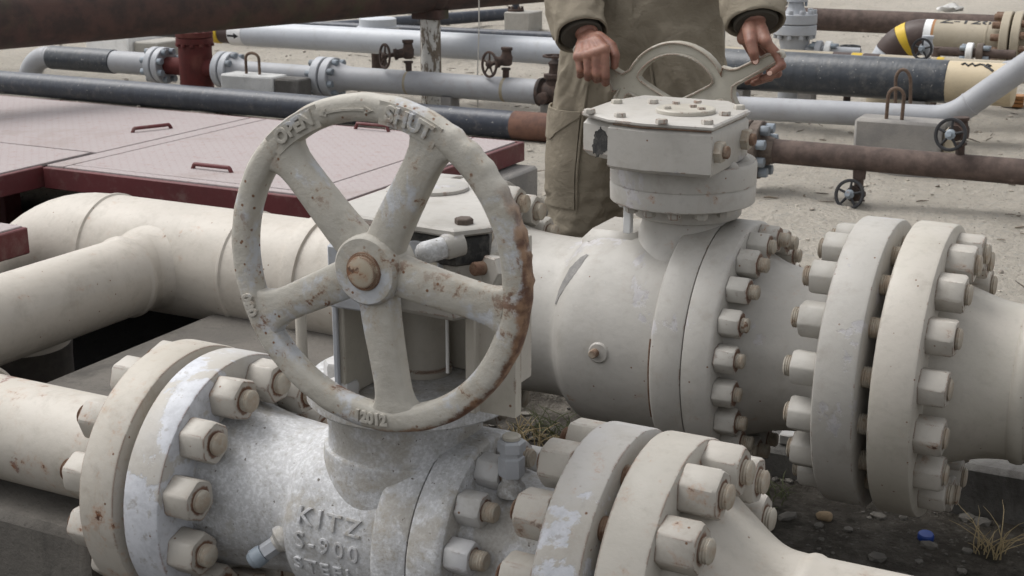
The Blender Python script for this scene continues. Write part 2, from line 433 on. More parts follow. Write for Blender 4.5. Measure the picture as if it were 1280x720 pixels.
def m_handwheel():
    k = NT('handwheel_paint', False)
    s = k.sep(); x, z = s[0], s[2]
    rad = k.op('SQRT', k.op('ADD', k.op('MULTIPLY', x, x), k.op('MULTIPLY', z, z)))
    c = k.mix(k.ramp(k.noise(9, 5, .6), .35, .66), (.45, .425, .375), (.38, .358, .312))
    c = k.mix(k.op('MULTIPLY', k.ramp(k.noise(7, 8, .72, .3), .52, .58), .85), c, (.46, .475, .50))
    c = k.mix(k.op('MULTIPLY', k.ramp(k.noise(26, 6, .7), .5, .68), .35), c, (.30, .27, .21))
    n2 = k.noise(34, 8, .74, .25); big = k.ramp(k.noise(7, 3), .40, .60)
    c = k.mix(k.op('MULTIPLY', k.op('MULTIPLY', k.ramp(n2, .47, .62), big), .5), c, (.36, .275, .19))
    c = k.mix(k.op('MULTIPLY', k.op('MULTIPLY', k.ramp(n2, .565, .625), big), .85), c, k.mix(k.noise(120, 3), RUST, RUST_D))
    # the worn outer edge on the right hand side, where hands have rubbed the paint off
    side = k.ramp(k.op('ADD', k.op('ADD', x, k.op('MULTIPLY', z, -.6)), k.op('MULTIPLY', k.op('SUBTRACT', k.noise(18, 4), .5), .12)), .08, .17)
    out = k.ramp(k.op('ADD', rad, k.op('MULTIPLY', k.op('SUBTRACT', k.noise(30, 6, .7), .5), .035)), .1900, .1965)
    w = k.op('MULTIPLY', side, out)
    c = k.mix(w, c, k.mix(k.ramp(k.noise(55, 5), .4, .6), (.30, .185, .115), (.135, .072, .048)))
    sp = k.op('MULTIPLY', k.ramp(k.voro(85), .20, .10), k.ramp(k.noise(14, 2), .47, .55))
    c = k.mix(sp, c, (.17, .085, .045))
    return k.done(c, .62, k.op('ADD', k.noise(75, 6, .7), k.op('MULTIPLY', k.noise(18, 3), 1.2)), .5, .0035)
M['wheel'] = m_handwheel()
M['wheel_b'] = paint('handwheel_olive_paint', (.43, .405, .345), (.37, .348, .29), rust=.15, edge=.9, dirt=.35)
def m_ground():
    k = NT('sandy_ground', False)
    y = k.sep()[1]
    c = k.mix(k.ramp(k.noise(.9, 6, .6), .35, .66), (.60, .55, .475), (.53, .485, .415))
    c = k.mix(k.op('MULTIPLY', k.ramp(k.noise(11, 7, .75), .50, .68), .3), c, (.35, .31, .26))
    c = k.mix(k.op('MULTIPLY', k.ramp(k.noise(45, 6, .7), .55, .68), .6), c, (.46, .43, .375))
    c = k.mix(k.op('MULTIPLY', k.ramp(k.noise(2.2, 7, .75, .6), .62, .70), .45), c, (.24, .21, .175))
    c = k.mix(k.ramp(k.noise(70, 3), .66, .70), c, (.11, .098, .085))
    c = k.mix(k.op('MULTIPLY', k.ramp(k.noise(17, 9, .85), .53, .61), .45), c, (.32, .285, .235))
    c = k.mix(k.op('MULTIPLY', k.ramp(k.noise(34, 4, .7), .56, .62), .7), c, (.50, .475, .43))
    c = k.mix(k.op('MULTIPLY', k.ramp(k.voro(26), .22, .10), .5), c, (.42, .395, .35))
    soil = k.mix(k.ramp(k.noise(14, 7, .7), .4, .64), (.085, .075, .063), (.15, .135, .115))
    soil = k.mix(k.op('MULTIPLY', k.ramp(k.noise(60, 5, .7), .55, .68), .8), soil, (.21, .195, .17))
    soil = k.mix(k.ramp(k.noise(5, 5, .6), .58, .66), soil, (.055, .05, .04))
    f = k.ramp(k.op('ADD', y, k.op('MULTIPLY', k.op('SUBTRACT', k.noise(3, 6, .7), .5), .7)), 3.02, 3.22)
    c = k.mix(f, soil, c)
    c = k.mix(k.ramp(k.sep()[2], -.06, -.16), c, (.026, .025, .023))      # blackens everything below ground level, painting in the pit's deep shade
    h = k.op('ADD', k.op('MULTIPLY', k.noise(75, 6, .75), 1.3), k.op('MULTIPLY', k.noise(12, 6, .7), 4))
    return k.done(c, .95, h, 1.0, .022, 0, .15)
M['ground'] = m_ground()
M['stone'] = m_concrete('yard_stone', (.40, .365, .31), (.31, .28, .24), (.20, .175, .15), .52)
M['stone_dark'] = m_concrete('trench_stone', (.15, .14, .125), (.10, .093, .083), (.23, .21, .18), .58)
def m_cloth():
    k = NT('khaki_coverall', False)
    c = k.mix(k.ramp(k.noise(6, 6, .65), .35, .66), (.37, .322, .25), (.30, .26, .20))
    c = k.mix(k.op('MULTIPLY', k.ramp(k.noise(14, 6, .7), .55, .72), .4), c, (.22, .185, .14))
    x = k.n.new('ShaderNodeTexWave'); x.inputs['Scale'].default_value = 500; k.l(k.co, x.inputs['Vector'])
    h = k.op('ADD', k.op('MULTIPLY', k.noise(16, 7, .65, .4), 9), k.op('MULTIPLY', x.outputs['Fac'], .25))
    return k.done(c, .92, h, .6, .010, 0, .15)
M['cloth'] = m_cloth()
M['grip'] = M['wheel']
M['cuff_lining'] = NT('shaded_sleeve_lining').done((.065, .058, .048), .95)  # sleeve lining, with the shade inside the opening put into its dark colour
def m_skin():
    k = NT('skin', False)
    c = k.mix(k.ramp(k.noise(28, 5, .6), .38, .64), (.265, .135, .095), (.185, .085, .06))
    c = k.mix(k.op('MULTIPLY', k.ramp(k.noise(70, 5, .6), .52, .68), .4), c, (.30, .12, .09))
    k.b.inputs['Subsurface Weight'].default_value = .12
    k.b.inputs['Subsurface Radius'].default_value = (.01, .004, .002)
    return k.done(c, .5, k.op('ADD', k.noise(160, 4, .6), k.op('MULTIPLY', k.noise(45, 3), 2)), .3, .002, 0, .4)
M['skin'] = m_skin()
M['nail'] = NT('nail').done((.55, .36, .29), .35)
M['hair'] = NT('black_hair').done((.012, .010, .009), .5)
M['boot'] = NT('black_leather').done((.03, .026, .023), .5)
M['eye'] = NT('eye_white').done((.6, .58, .55), .3)
M['straw'] = NT('dry_grass').done((.36, .285, .16), .8)
M['weed'] = NT('green_weed').done((.085, .095, .045), .8)
M['soil_bit'] = NT('plastic_white').done((.50, .49, .47), .5)
# ---------------------------------------------------------------- ground, pit, loose stones
def sstep(a, b, x):
    t = max(0, min(1, (x-a)/(b-a))); return t*t*(3-2*t)
PIT = (-9.0, -2.06, 1.25, 4.72)
def ground_h(d, q):
    n = mnoise.noise(Vector((d*1.3, q*1.3, 3.1)))*.022 + mnoise.noise(Vector((d*4, q*4, 1.7)))*.010 + mnoise.noise(Vector((d*14, q*14, 5)))*.004
    edge = 3.12 + .07*mnoise.noise(Vector((d*2.1, 0, 9)))
    h = G*sstep(edge-.10, edge+.12, q)
    far = sstep(9, 16, q)*(.10*mnoise.noise(Vector((d*.5, q*.35, 4))) + .06*mnoise.noise(Vector((d*1.6, q*1.1, 8))))
    n += sstep(3.6, 6, q)*(mnoise.noise(Vector((d*2.3, q*1.7, 6)))*.022 + abs(mnoise.noise(Vector((d*6, q*5, 2))))*.014)
    return h + n*(1 + sstep(5, 12, q)*.8) + far
def build_ground():
    xs = set(); ys = set()
    def rng(a, b, s):
        k = a
        while k < b-1e-9: yield round(k, 5); k += s
    for a, b, s in ((-400, -60, 40), (-60, -14, 4), (-14, -5, .25), (-5, 1.6, .05), (1.6, 6, .4), (6, 40, 4), (40, 401, 40)): xs |= set(rng(a, b, s))
    for a, b, s in ((-40, -2, 4), (-2, 1.2, .4), (1.2, 6.6, .05), (6.6, 14, .14), (14, 26, .5), (26, 80, 5), (80, 801, 60)): ys |= set(rng(a, b, s))
    for k in (PIT[0], PIT[1]): xs |= {k-.012, k+.012}
    for k in (PIT[2], PIT[3]): ys |= {k-.012, k+.012}
    xs = sorted(xs); ys = sorted(ys); nx = len(xs)
    V = []; Fc = []
    for y in ys:
        for x in xs:
            z = ground_h(x, y)
            if PIT[0] < x < PIT[1] and PIT[2] < y < PIT[3]: z = -.55 + z*.5
            V.append((x, y, z))
    for j in range(len(ys)-1):
        for i in range(nx-1):
            a = j*nx+i; Fc.append((a, a+1, a+nx+1, a+nx))
    mb = MB().add(V, Fc)
    single('ground', mb, M['ground'], 'sandy gravel yard with dark soil in the valve trench and a shade-blackened pit', 'ground', (0, 0, 0), kind='structure', sharp=60)
build_ground()

def stones(name, n, region, smin, smax, mat, label, cond=None, flat=.6):
    mb = MB(); rnd = random.Random(len(name)+n)
    base = bmesh.new(); bmesh.ops.create_icosphere(base, subdivisions=1, radius=1)
    bv = [v.co.copy() for v in base.verts]; base.verts.index_update(); bf = [tuple(v.index for v in f.verts) for f in base.faces]; base.free()
    k = 0
    while k < n:
        d = rnd.uniform(region[0], region[1]); q = region[2] + (region[3]-region[2])*rnd.random()**1.6
        if PIT[0]-.03 < d < PIT[1]+.03 and PIT[2] < q < PIT[3]: k += 1; continue
        if cond and not cond(d, q): k += 1; continue
        if mnoise.noise(Vector((d*1.1, q*1.1, 2))) < rnd.uniform(-.55, .35): k += 1; continue
        r = smin + (smax-smin)*rnd.random()**3.2
        z = ground_h(d, q); a = rnd.uniform(0, 6.28); sx, sy = rnd.uniform(.7, 1.4), rnd.uniform(.7, 1.2)
        vs = []
        for p in bv:
            m = 1 + .35*mnoise.noise(p*1.3 + Vector((k*3.1, 0, 0)))
            x, y, zz = p.x*r*sx*m, p.y*r*sy*m, p.z*r*flat*m
            vs.append((d + x*math.cos(a)-y*math.sin(a), q + x*math.sin(a)+y*math.cos(a), z + zz + r*flat*.25))
        mb.add(vs, bf); k += 1
    single(name, mb, mat, label, 'gravel', (0, 0, 0), kind='stuff', sharp=25)
stones('gravel', 14000, (-9, 2.5, 3.2, 13), .003, .017, M['stone'], 'loose pale gravel strewn over the sandy yard')
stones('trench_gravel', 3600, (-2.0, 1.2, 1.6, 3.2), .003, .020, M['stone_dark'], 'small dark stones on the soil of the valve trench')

def scraps():
    mb = MB(); rnd = random.Random(21)
    for k in range(700):
        d = rnd.uniform(-6, 1.8); q = 3.3+7*rnd.random()**1.5
        if PIT[0]-.05 < d < PIT[1]+.4 and q < PIT[3]+.1: continue
        l = rnd.uniform(.008, .035) if rnd.random() < .85 else rnd.uniform(.05, .12); w = rnd.uniform(.002, .007); a = rnd.uniform(0, 6.28)
        e = Vector((math.cos(a), math.sin(a), rnd.uniform(-.1, .25))); s_ = Vector((-math.sin(a), math.cos(a), 0))
        c = Vector((d, q, ground_h(d, q)+.006))
        mb.tube([c-e*l, c-e*l*.2+s_*w, c+e*l*.4, c+e*l-s_*w*.6], [w*.5, w*.7, w*.6, w*.2], 5)
    single('debris', mb, m_rust('dry_scraps', (.10, .085, .07), (.20, .165, .125), (.06, .052, .046), 3), 'small dry twigs and scraps scattered over the sand', 'debris', (0, 0, 0), kind='stuff')
scraps()
# ---------------------------------------------------------------- concrete below the near pipes
rb = MB()
rb.box(-2.04, -1.47, 1.435, 2.50, -.5, .345, .012)
single('concrete_plinth', rb, m_concrete('plinth_concrete', (.145, .133, .118), (.115, .106, .095), (.075, .07, .063)), 'grey concrete plinth carrying the near left pipe beside the dark pit', 'concrete block', (-1.75, 1.8, 0))
sb = MB(); pts = []
for i, d in enumerate((-.50, -.30, 0, .3, .7)):
    pts.append(d)
sb.box(-.46, 1.2, 2.90, 3.17, -.05, .115, .012)
for i, p in enumerate(sb.v): sb.v[i] = p + Vector((0, .012, .006))*mnoise.noise(p*9)
single('concrete_slab', sb, M['conc_dark'], 'broken dark concrete slab lying on the soil behind the right end of the large pipe', 'concrete slab', (.3, 3.0, 0))
# pale capping strip on the slab
# ---------------------------------------------------------------- maroon hatch platform
PZ = .35
pl = Thing('hatch_platform', 'maroon steel platform with dusty pink tread plate hatches and loop handles', 'platform', (-4.5, 4.2, .0))
fr = MB()
def beam(x0, x1, y0, y1): fr.box(x0, x1, y0, y1, PZ-.080, PZ-.004, .003)
beam(-3.70, -2.405, 3.585, 3.605); beam(-2.425, -2.405, 3.605, 4.83); beam(-8, -2.425, 4.81, 4.83)
beam(-3.735, -3.713, 2.0, 3.605)
pl.part('frame', fr, M['maroon'])
def hatch(x0, x1, y0, y1, hx, hy, ang, nm='hatch'):
    h = MB().box(x0, x1, y0, y1, PZ-.012, PZ, .002)
    o = pl.part(nm, h, M['deck'], origin=((x0+x1)/2, (y0+y1)/2, PZ))
    if hx is not None:
        c, s_ = math.cos(ang), math.sin(ang); e = Vector((c, s_, 0)); C0 = Vector((hx, hy, PZ))
        L = .085; H = .016
        p = [C0-e*L+Vector((0, 0, -.002))] + [C0-e*(L-.012*t)+Vector((0, 0, H*math.sin(t*PI/2))) for t in (.5, .8, 1)] + [C0+e*(L-.012*t)+Vector((0, 0, H*math.sin(t*PI/2))) for t in (1, .8, .5)] + [C0+e*L+Vector((0, 0, -.002))]
        pl.part('handle', MB().tube(p, .0075, 10), M['maroon'], o, origin=C0)
    return o
ha = SZ(265, 213, PZ); hb = SZ(190, 163, PZ); hc = SZ(465, 163, PZ)
hatch(-8, -3.716, 3.875, 4.80, hb.x, hb.y, 1.15)
hatch(-8, -3.74, 2.0, 3.865, None, None, 0)
hatch(-3.705, -3.630, 3.612, 4.80, None, None, 0, 'deck_strip')
hatch(-3.622, -2.62, 3.66, 4.80, ha.x, ha.y, 0)
hatch(-3.622, -2.62, 3.612, 3.652, None, None, 0, 'deck_strip')
hatch(-2.612, -2.43, 3.612, 4.80, None, None, 0, 'deck_strip')
e = Vector((1, 0, 0)); C0 = Vector((hc.x, hc.y, PZ))
pl.part('handle', MB().tube([C0-e*.08, C0-e*.07+Vector((0, 0, .024)), C0+e*.07+Vector((0, 0, .024)), C0+e*.08], .0075, 10), M['maroon'], origin=C0)
for x in (-6.5, -5.0):
    pl.part('support_leg', MB().box(x, x+.1, 4.5, 4.6, -.5, PZ-.08), M['maroon'])
for y in (3.64, 4.7):
    pl.part('support_leg', MB().box(-2.5, -2.44, y, y+.06, -.5 if y < 3 else 0.02, PZ-.08), M['maroon'])
c2 = SZ(35, 282, .53); X2, Y2, Z2 = c2.x, c2.y, .53
p2 = Thing('hatch_platform', 'near corner of a second maroon steel platform at the left edge of the photo', 'platform', (X2-.5, 1.6, 0))
f2 = MB(); f2.box(X2-.022, X2, 1.0, Y2, Z2-.068, Z2-.004, .003); f2.box(X2-1.2, X2-.022, Y2-.02, Y2, Z2-.068, Z2-.004, .003)
p2.part('frame', f2, M['maroon'])
p2.part('hatch', MB().box(X2-1.2, X2-.012, 1.0, Y2-.006, Z2-.012, Z2, .002), M['deck'], origin=(X2-.5, 1.6, Z2))
for y in (1.3, 1.9): p2.part('support_leg', MB().box(X2-.5, X2-.44, y, y+.06, -.56, Z2-.068), M['maroon'])
cb = SZ(640, 222, G)
kb = MB().box(-2.52, -2.33, 4.22, 4.80, .0, .262, .01)
single('concrete_kerb', kb, M['conc'], 'grey concrete kerb under the far right corner of the maroon platform', 'concrete block', (-2.43, 4.5, 0))
# ---------------------------------------------------------------- nuts and flanges
def nut_mesh(af, t):
    R = af/math.sqrt(3); mb = MB(); ch = .10*t
    rs = []
    for x, k in ((0, 1.0), (t-ch, 1.0), (t, .90)):
        rs.append([Vector((x, R*k*math.cos(PI/3*j), R*k*math.sin(PI/3*j))) for j in range(6)])
    # chamfer edges a little: twelve sided ring
    def ring12(x, k, c):
        o = []
        for j in range(6):
            for s_ in (-c, c):
                a = PI/3*j + s_; o.append(Vector((x, R*k*math.cos(a)*(1), R*k*math.sin(a))))
        return o
    mb.rings([ring12(0, .97, .07), ring12(ch*.4, .99, .07), ring12(t-ch, .99, .07), ring12(t, .90, .10)])
    return mb.mesh('nut', (0, 0, 0), 30)
def stud_mesh(r, x0, x1, pitch=.004):
    mb = MB(); prof = [(x0, r*.8)]; x = x0+.001
    n = max(2, int((x1-x0)/pitch))
    if n > 40: n = 40
    for i in range(n):
        a = x0 + (x1-x0-.003)*i/n; b = x0 + (x1-x0-.003)*(i+.5)/n
        prof += [(a, r), (b, r*.90)]
    prof += [(x1-.003, r), (x1, r*.82)]
    mb.lathe((0, 0, 0), (1, 0, 0), prof, 18)
    return mb.mesh('stud', (0, 0, 0), 50)
RN = random.Random(5)
def nuts(T, c, rb, n, side, af, t, sr, stick, ph, mat, smat, back=0.0, parent=None, skip=()):
    nm = nut_mesh(af, t); nm.materials.append(mat)
    sm = stud_mesh(sr, -back, t+stick); sm.materials.append(smat)
    for k in range(n):
        if k in skip: continue
        a = math.radians(ph) + 2*PI*k/n
        L = Vector(c) + Vector((0, rb*math.cos(a), rb*math.sin(a)))
        roll = RN.uniform(0, PI/3)
        o = place(T, 'nut', nm, L, (roll, 0, 0) if side > 0 else (roll, 0, PI), parent)
        s_ = place(T, 'stud', sm, L+Vector((RN.uniform(-.35, .35)*stick, 0, 0)), (RN.uniform(0, 6), 0, 0), o)
def flange(T, d0, d1, q, r, mat, bore=None, bev=.006, raised=None):
    """disc between d0 and d1; raised=(+1/-1) face side with a raised ring"""
    pr = [(d0, r-bev), (d0+bev*.4, r-bev*.25), (d0+bev, r), (d1-bev, r), (d1-bev*.4, r-bev*.25), (d1, r-bev)]
    pr = [(d0, .02)] + pr + [(d1, .02)]
    pr = [(a-d0, b) for a, b in pr]
    mb = MB().lathe((d0, q, ZA), (1, 0, 0), pr, 96, jit=.0008)
    return T.part('flange', mb, mat, sharp=30)
def lathex(q, prof, seg=72, jit=.001, z=None, fn=None):
    z = ZA if z is None else z
    d0 = prof[0][0]
    return MB().lathe((d0, q, z), (1, 0, 0), [(a-d0, b) for a, b in prof], seg, jit=jit, fn=fn)
def smooth_prof(pts, n=6):   # Catmull-Rom through (t, r)
    out = []
    P = [pts[0]] + list(pts) + [pts[-1]]
    for i in range(1, len(P)-2):
        for k in range(n):
            t = k/n; r = []
            for c in (0, 1):
                a, b, e, f = P[i-1][c], P[i][c], P[i+1][c], P[i+2][c]
                r.append(.5*(2*b + (e-a)*t + (2*a-5*b+4*e-f)*t*t + (3*b-a-3*e+f)*t**3))
            out.append(tuple(r))
    return out + [pts[-1]]
def on_cyl(px, py, q0, r, z0=None):     # sight line meets a lying cylinder: (d, angle)
    z0 = ZA if z0 is None else z0
    x, y, z = _ray(px, py); D = x*CA-y*SA; Qd = x*SA+y*CA
    # (t*Qd-q0)^2 + (H+t*z-z0)^2 = r^2
    a = Qd*Qd+z*z; b = 2*(-q0*Qd + (HCAM-z0)*z); c = q0*q0+(HCAM-z0)**2-r*r
    t = (-b-math.sqrt(max(0, b*b-4*a*c)))/(2*a)
    return t*D, math.atan2(HCAM+t*z-z0, t*Qd-q0)

# ================================================================= near (small) valve
V1 = Thing('ball_valve', 'near grey ball valve with a large rusty five spoke handwheel facing the camera', 'valve', (-.95, Q1, 0))
bp = smooth_prof([(-1.245, .128), (-1.215, .121), (-1.16, .113), (-1.11, .110), (-1.085, .114), (-1.068, .128), (-1.045, .1345), (-.99, .1365)], 5) + [(-.925, .137), (-.922, .143), (-.918, .148), (-.914, .150), (-.869, .150), (-.866, .148), (-.866, .10)]
body1 = V1.part('body', lathex(Q1, bp, 96, .0022), M['silver'])
cp1 = [(-.864, .10), (-.864, .148), (-.861, .150), (-.824, .150), (-.819, .149), (-.815, .145), (-.814, .112)] + smooth_prof([(-.813, .110), (-.79, .104), (-.75, .100), (-.71, .106), (-.66, .128)], 5)
V1.part('closure', lathex(Q1, cp1, 96, .0018), M['silver'])
flange(V1, -1.300, -1.235, Q1, .196, M['beige_worn'])
flange(V1, -.670, -.605, Q1, .190, M['beige_worn'])
nuts(V1, (-1.235, Q1, ZA), .158, 12, 1, .056, .042, .0165, .011, 15, M['nut_rusty'], M['stud_end'], back=.09)
nuts(V1, (-.814, Q1, ZA), .121, 12, 1, .041, .034, .0135, .015, 15, M['nut_grey'], M['stud_end'], back=.02)
nuts(V1, (-.670, Q1, ZA), .156, 12, -1, .056, .044, .0165, .012, 15, M['nut_rusty'], M['stud'], back=.09)
# stem neck
DS = -.95
ncol = smooth_prof([(0, .124), (.03, .1205), (.06, .1175), (.083, .1145), (.092, .1135)], 5) + [(.094, .1125), (.0955, .1075), (.125, .1065), (.128, .1085), (.152, .1085), (.155, .106)]
V1.part('stem_neck', MB().lathe((DS, Q1, .47), (0, 0, 1), ncol, 64, jit=.0018), M['silver'])
# raised lettering cast on the body
def body_text(txt, px0, px1, size, rr=.1365, depth=.0016):
    (d0, a0), (d1, a1) = on_cyl(*px0, Q1, rr), on_cyl(*px1, Q1, rr)
    t = text_mesh(txt, size, depth, .0005, 0, 1.35)
    w = max(p.x for p in t.v)-min(p.x for p in t.v); L = abs(d1-d0); k = L/w
    def fn(p):
        u = p.x/w+.5; d = d0+(d1-d0)*u; a = a0+(a1-a0)*u - p.y/rr
        r = rr+.0006+p.z
        return (d, Q1+r*math.cos(a), ZA+r*math.sin(a))
    return warp(t, fn)
lt = MB()
for args in (('KITZ', (372, 643), (450, 664), .033), ('S-900', (369, 674), (448, 696), .033), ('STEEL', (368, 702), (444, 722), .026)):
    t = body_text(*args); lt.add(t.v, t.f)
V1.part('cast_lettering', lt, M['silver'], body1)
# mounting plate and yoke
mp = MB().lathe((DS+.015, Q1, .632), (0, 0, 1), [(0, .142), (.004, .146), (.026, .146), (.030, .142)], 72, jit=.001)
V1.part('mounting_plate', mp, M['silver'])
mp2 = MB().lathe((DS, Q1, .6255), (0, 0, 1), [(0, .122), (.0062, .122)], 64)
V1.part('gasket', mp2, M['grease'])
def hexbolt(z, d, q, af=.034, h=.02, up=1):
    m = MB(); R = af/1.732
    m.rings([[Vector((d+R*k*math.cos(PI/3*j+.3), q+R*k*math.sin(PI/3*j+.3), z+up*x)) for j in range(6)] for x, k in ((0, 1), (h*.8, 1), (h, .88))])
    return m
for px in ((425, 468),):
    p = SZ(*px, .662); V1.part('bolt', hexbolt(.6625, p.x, p.y, .040, .020), M['nut_grey'])
for a in (20, 160, 250):
    V1.part('bolt', hexbolt(.6625, DS+.015+.118*math.cos(math.radians(a)), Q1+.118*math.sin(math.radians(a)), .036, .02), M['nut_grey'])
yk = MB()
yk.box(-.975, -.962, 1.415, 1.60, .663, .862, .002)      # left cheek
V1.part('yoke_cheek', yk, M['beige'])
V1.part('cheek_edge', MB().box(-.9765, -.969, 1.409, 1.4145, .663, .79, .0015), M['bluegrey'])
yk = MB(); yk.box(-.800, -.785, 1.44, 1.60, .663, .862, .002)
V1.part('yoke_cheek', yk, M['beige'])
yk = MB(); yk.hull([(-.785, 1.452, .663), (-.785, 1.468, .663), (-.735, 1.452, .663), (-.735, 1.468, .663), (-.735, 1.452, .81), (-.735, 1.468, .81), (-.785, 1.452, .81), (-.785, 1.468, .81)])
V1.part('yoke_rib', yk, M['beige'])
yk = MB(); yk.hull([(-.800, 1.47, .663), (-.800, 1.482, .663), (-.832, 1.47, .663), (-.832, 1.482, .663), (-.800, 1.47, .712), (-.800, 1.482, .712)])
V1.part('yoke_gusset', yk, M['bluegrey'])
yk = MB(); yk.box(-.977, -.845, 1.582, 1.60, .663, .862, .002)
V1.part('yoke_back', yk, M['beige'])
V1.part('stem_sleeve', MB().lathe((-.926, 1.555, .660), (0, 0, 1), [(0, .036), (.004, .037), (.012, .037), (.013, .034), (.105, .034), (.11, .031)], 40), M['beige_spots'])
V1.part('stem', MB().lathe((-.926, 1.555, .765), (0, 0, 1), [(0, .022), (.10, .022)], 28), M['stud'])
V1.part('indicator_rod', MB().tube([(-.842, 1.47, .700), (-.842, 1.47, .80)], .0022, 8), M['white'])
# gearbox
gb = MB()
gb.prism([(-.970, 1.412), (-.785, 1.400), (-.765, 1.43), (-.81, 1.52), (-.91, 1.64), (-.970, 1.64)], .828, .872, .006)
gb.prism([(-.975, 1.425), (-.80, 1.412), (-.78, 1.44), (-.825, 1.515), (-.915, 1.625), (-.975, 1.63)], .790, .834, .006)
gbx = V1.part('gearbox', gb, M['beige_pale'])
V1.part('side_plate', MB().box(-.9735, -.880, 1.398, 1.412, .79, .872, .003), M['bluegrey'], gbx)
V1.part('grease_band', MB().prism([(-.972, 1.4065), (-.785, 1.3935), (-.759, 1.43), (-.804, 1.522), (-.907, 1.646), (-.972, 1.646)], .866, .9025, .003), M['grease'], gbx)
V1.part('cover', MB().prism([(-.982, 1.402), (-.783, 1.387), (-.753, 1.428), (-.798, 1.524), (-.903, 1.652), (-.982, 1.652)], .903, .914, .003), M['beige_pale'], gbx)
ic = SZ(543, 236, .9145)
V1.part('indicator_disc', MB().lathe((ic.x, ic.y, .9145), (0, 0, 1), [(0, .046), (.004, .046), (.005, .044)], 48), M['beige_pale'], gbx)
for px in ((513, 222), (580, 279), (505, 243), (460, 285)):
    p = SZ(*px, .9145); V1.part('bolt', hexbolt(.9142, p.x, p.y, .020, .007), M['dark_flange'], gbx)
# rounded stop cover poking out of the gearbox
a0 = S(556, 309, 1.385); a1 = S(521, 319, 1.355)
dirv = (a1-a0).normalized(); L = (a1-a0).length
V1.part('stop_cover', MB().lathe(a0, dirv, [(0, .0132), (L*.70, .0135), (L*.86, .0118), (L*.96, .008), (L*.985, .002)], 28), M['silver'], gbx)
V1.part('stop_seat', MB().lathe(a0-dirv*.022, dirv, [(0, .0155), (.020, .0155), (.024, .014)], 28), M['beige_pale'], gbx)
V1.part('shaft_housing', MB().lathe((-.839, 1.43, .862), (0, -1, 0), [(0, .032), (.03, .032), (.034, .029)], 36), M['bluegrey'], gbx)
p = S(608, 342, 1.395)
V1.part('stop_bolt', MB().lathe(p+Vector((0, .04, 0)), (-.35, -1, .1), [(0, .0085), (.045, .0085), (.047, .007)], 16), M['stud'], gbx)
V1.part('lock_nut', MB().lathe(p+Vector((.004, .022, 0)), (-.35, -1, .1), [(0, .019), (.014, .019), (.016, .017)], 6), M['nut'], gbx)
# vent fitting on the closure neck, drain plug on the body
vt = Vector((-.765, 1.50, .535))
vf = MB().lathe(vt, (0, 0, 1), [(0, .020), (.012, .018), (.018, .013), (.03, .012)], 24)
vfo = V1.part('vent_fitting', vf, M['silver_dark'])
V1.part('hex_body', MB().lathe(vt+Vector((0, 0, .026)), (0, 0, 1), [(0, .0165), (.003, .0175), (.026, .0175), (.028, .0150), (.034, .015), (.035, .0185), (.048, .0185), (.051, .015)], 6), M['grey_valve'], vfo, sharp=20)
V1.part('cap', MB().lathe(vt+Vector((0, 0, .0775)), (0, 0, 1), [(0, .012), (.004, .0125), (.006, .010)], 20), M['beige'], vfo)
dp = S(352, 676, 1.432); de = S(314, 702, 1.405); dv = (de-dp).normalized(); Ld = (de-dp).length
do = V1.part('drain_fitting', MB().lathe(dp-dv*.03, dv, [(0, .024), (.03, .022), (.036, .014), (.04, .013)], 24), M['silver'])
V1.part('hex_body', MB().lathe(dp+dv*.004, dv, [(0, .0125), (Ld*.5, .0125), (Ld*.52, .011)], 6), M['grey_valve'], do, sharp=20)
V1.part('plug', MB().lathe(dp+dv*(.004+Ld*.52), dv, [(0, .0135), (Ld*.12, .0145), (Ld*.30, .0145), (Ld*.36, .012), (Ld*.40, .0115), (Ld*.44, .009)], 24), M['steel_blue'], do)
# ---- handwheel
HW = Vector((-.838, 1.300, .8835)); NW = Vector((0, -1, 0))
def section(w, t, n=14):
    o = []
    for i in range(n):
        a = 2*PI*i/n; c, s_ = math.cos(a), math.sin(a); k = .62
        o.append((w*math.copysign(abs(c)**k, c), t*math.copysign(abs(s_)**k, s_)))
    return o
def wr(rr, ang, y=0.0): return HW + Vector((rr*math.cos(ang), 0, rr*math.sin(ang))) + NW*y
# frame() of NW: find the angle offset of its u axis
_n, _u, _v = frame(NW)
def grip(a):
    e = _u*math.cos(a)+_v*math.sin(a); th = math.degrees(math.atan2(e.z, e.x))
    return (.0024*max(0, math.sin(math.radians(th)*46)) if -5 < th < 62 else 0) + .0012*mnoise.noise(e*9)
rimm = MB().ring(HW, NW, .1828, section(.0158, .0140), 180, fn=grip)
rim = V1.part('handwheel', rimm, M['wheel'], origin=HW, sharp=50)
V1.part('hub', MB().lathe(HW-NW*.030, NW, [(0, .036), (.02, .042), (.045, .0415), (.052, .0405), (.0545, .038)], 48, jit=.0008), M['wheel'], rim, origin=HW)
V1.part('hub_nut', MB().lathe(HW+NW*.0235, NW, [(0, .0215), (.004, .021), (.0042, .0185), (.0075, .0180), (.0085, .0155)], 32), M['hubnut'], rim, origin=HW)
V1.part('hub_ring', MB().ring(HW+NW*.0245, NW, .0205, section(.0022, .0022, 8), 40), M['stud'], rim, origin=HW)
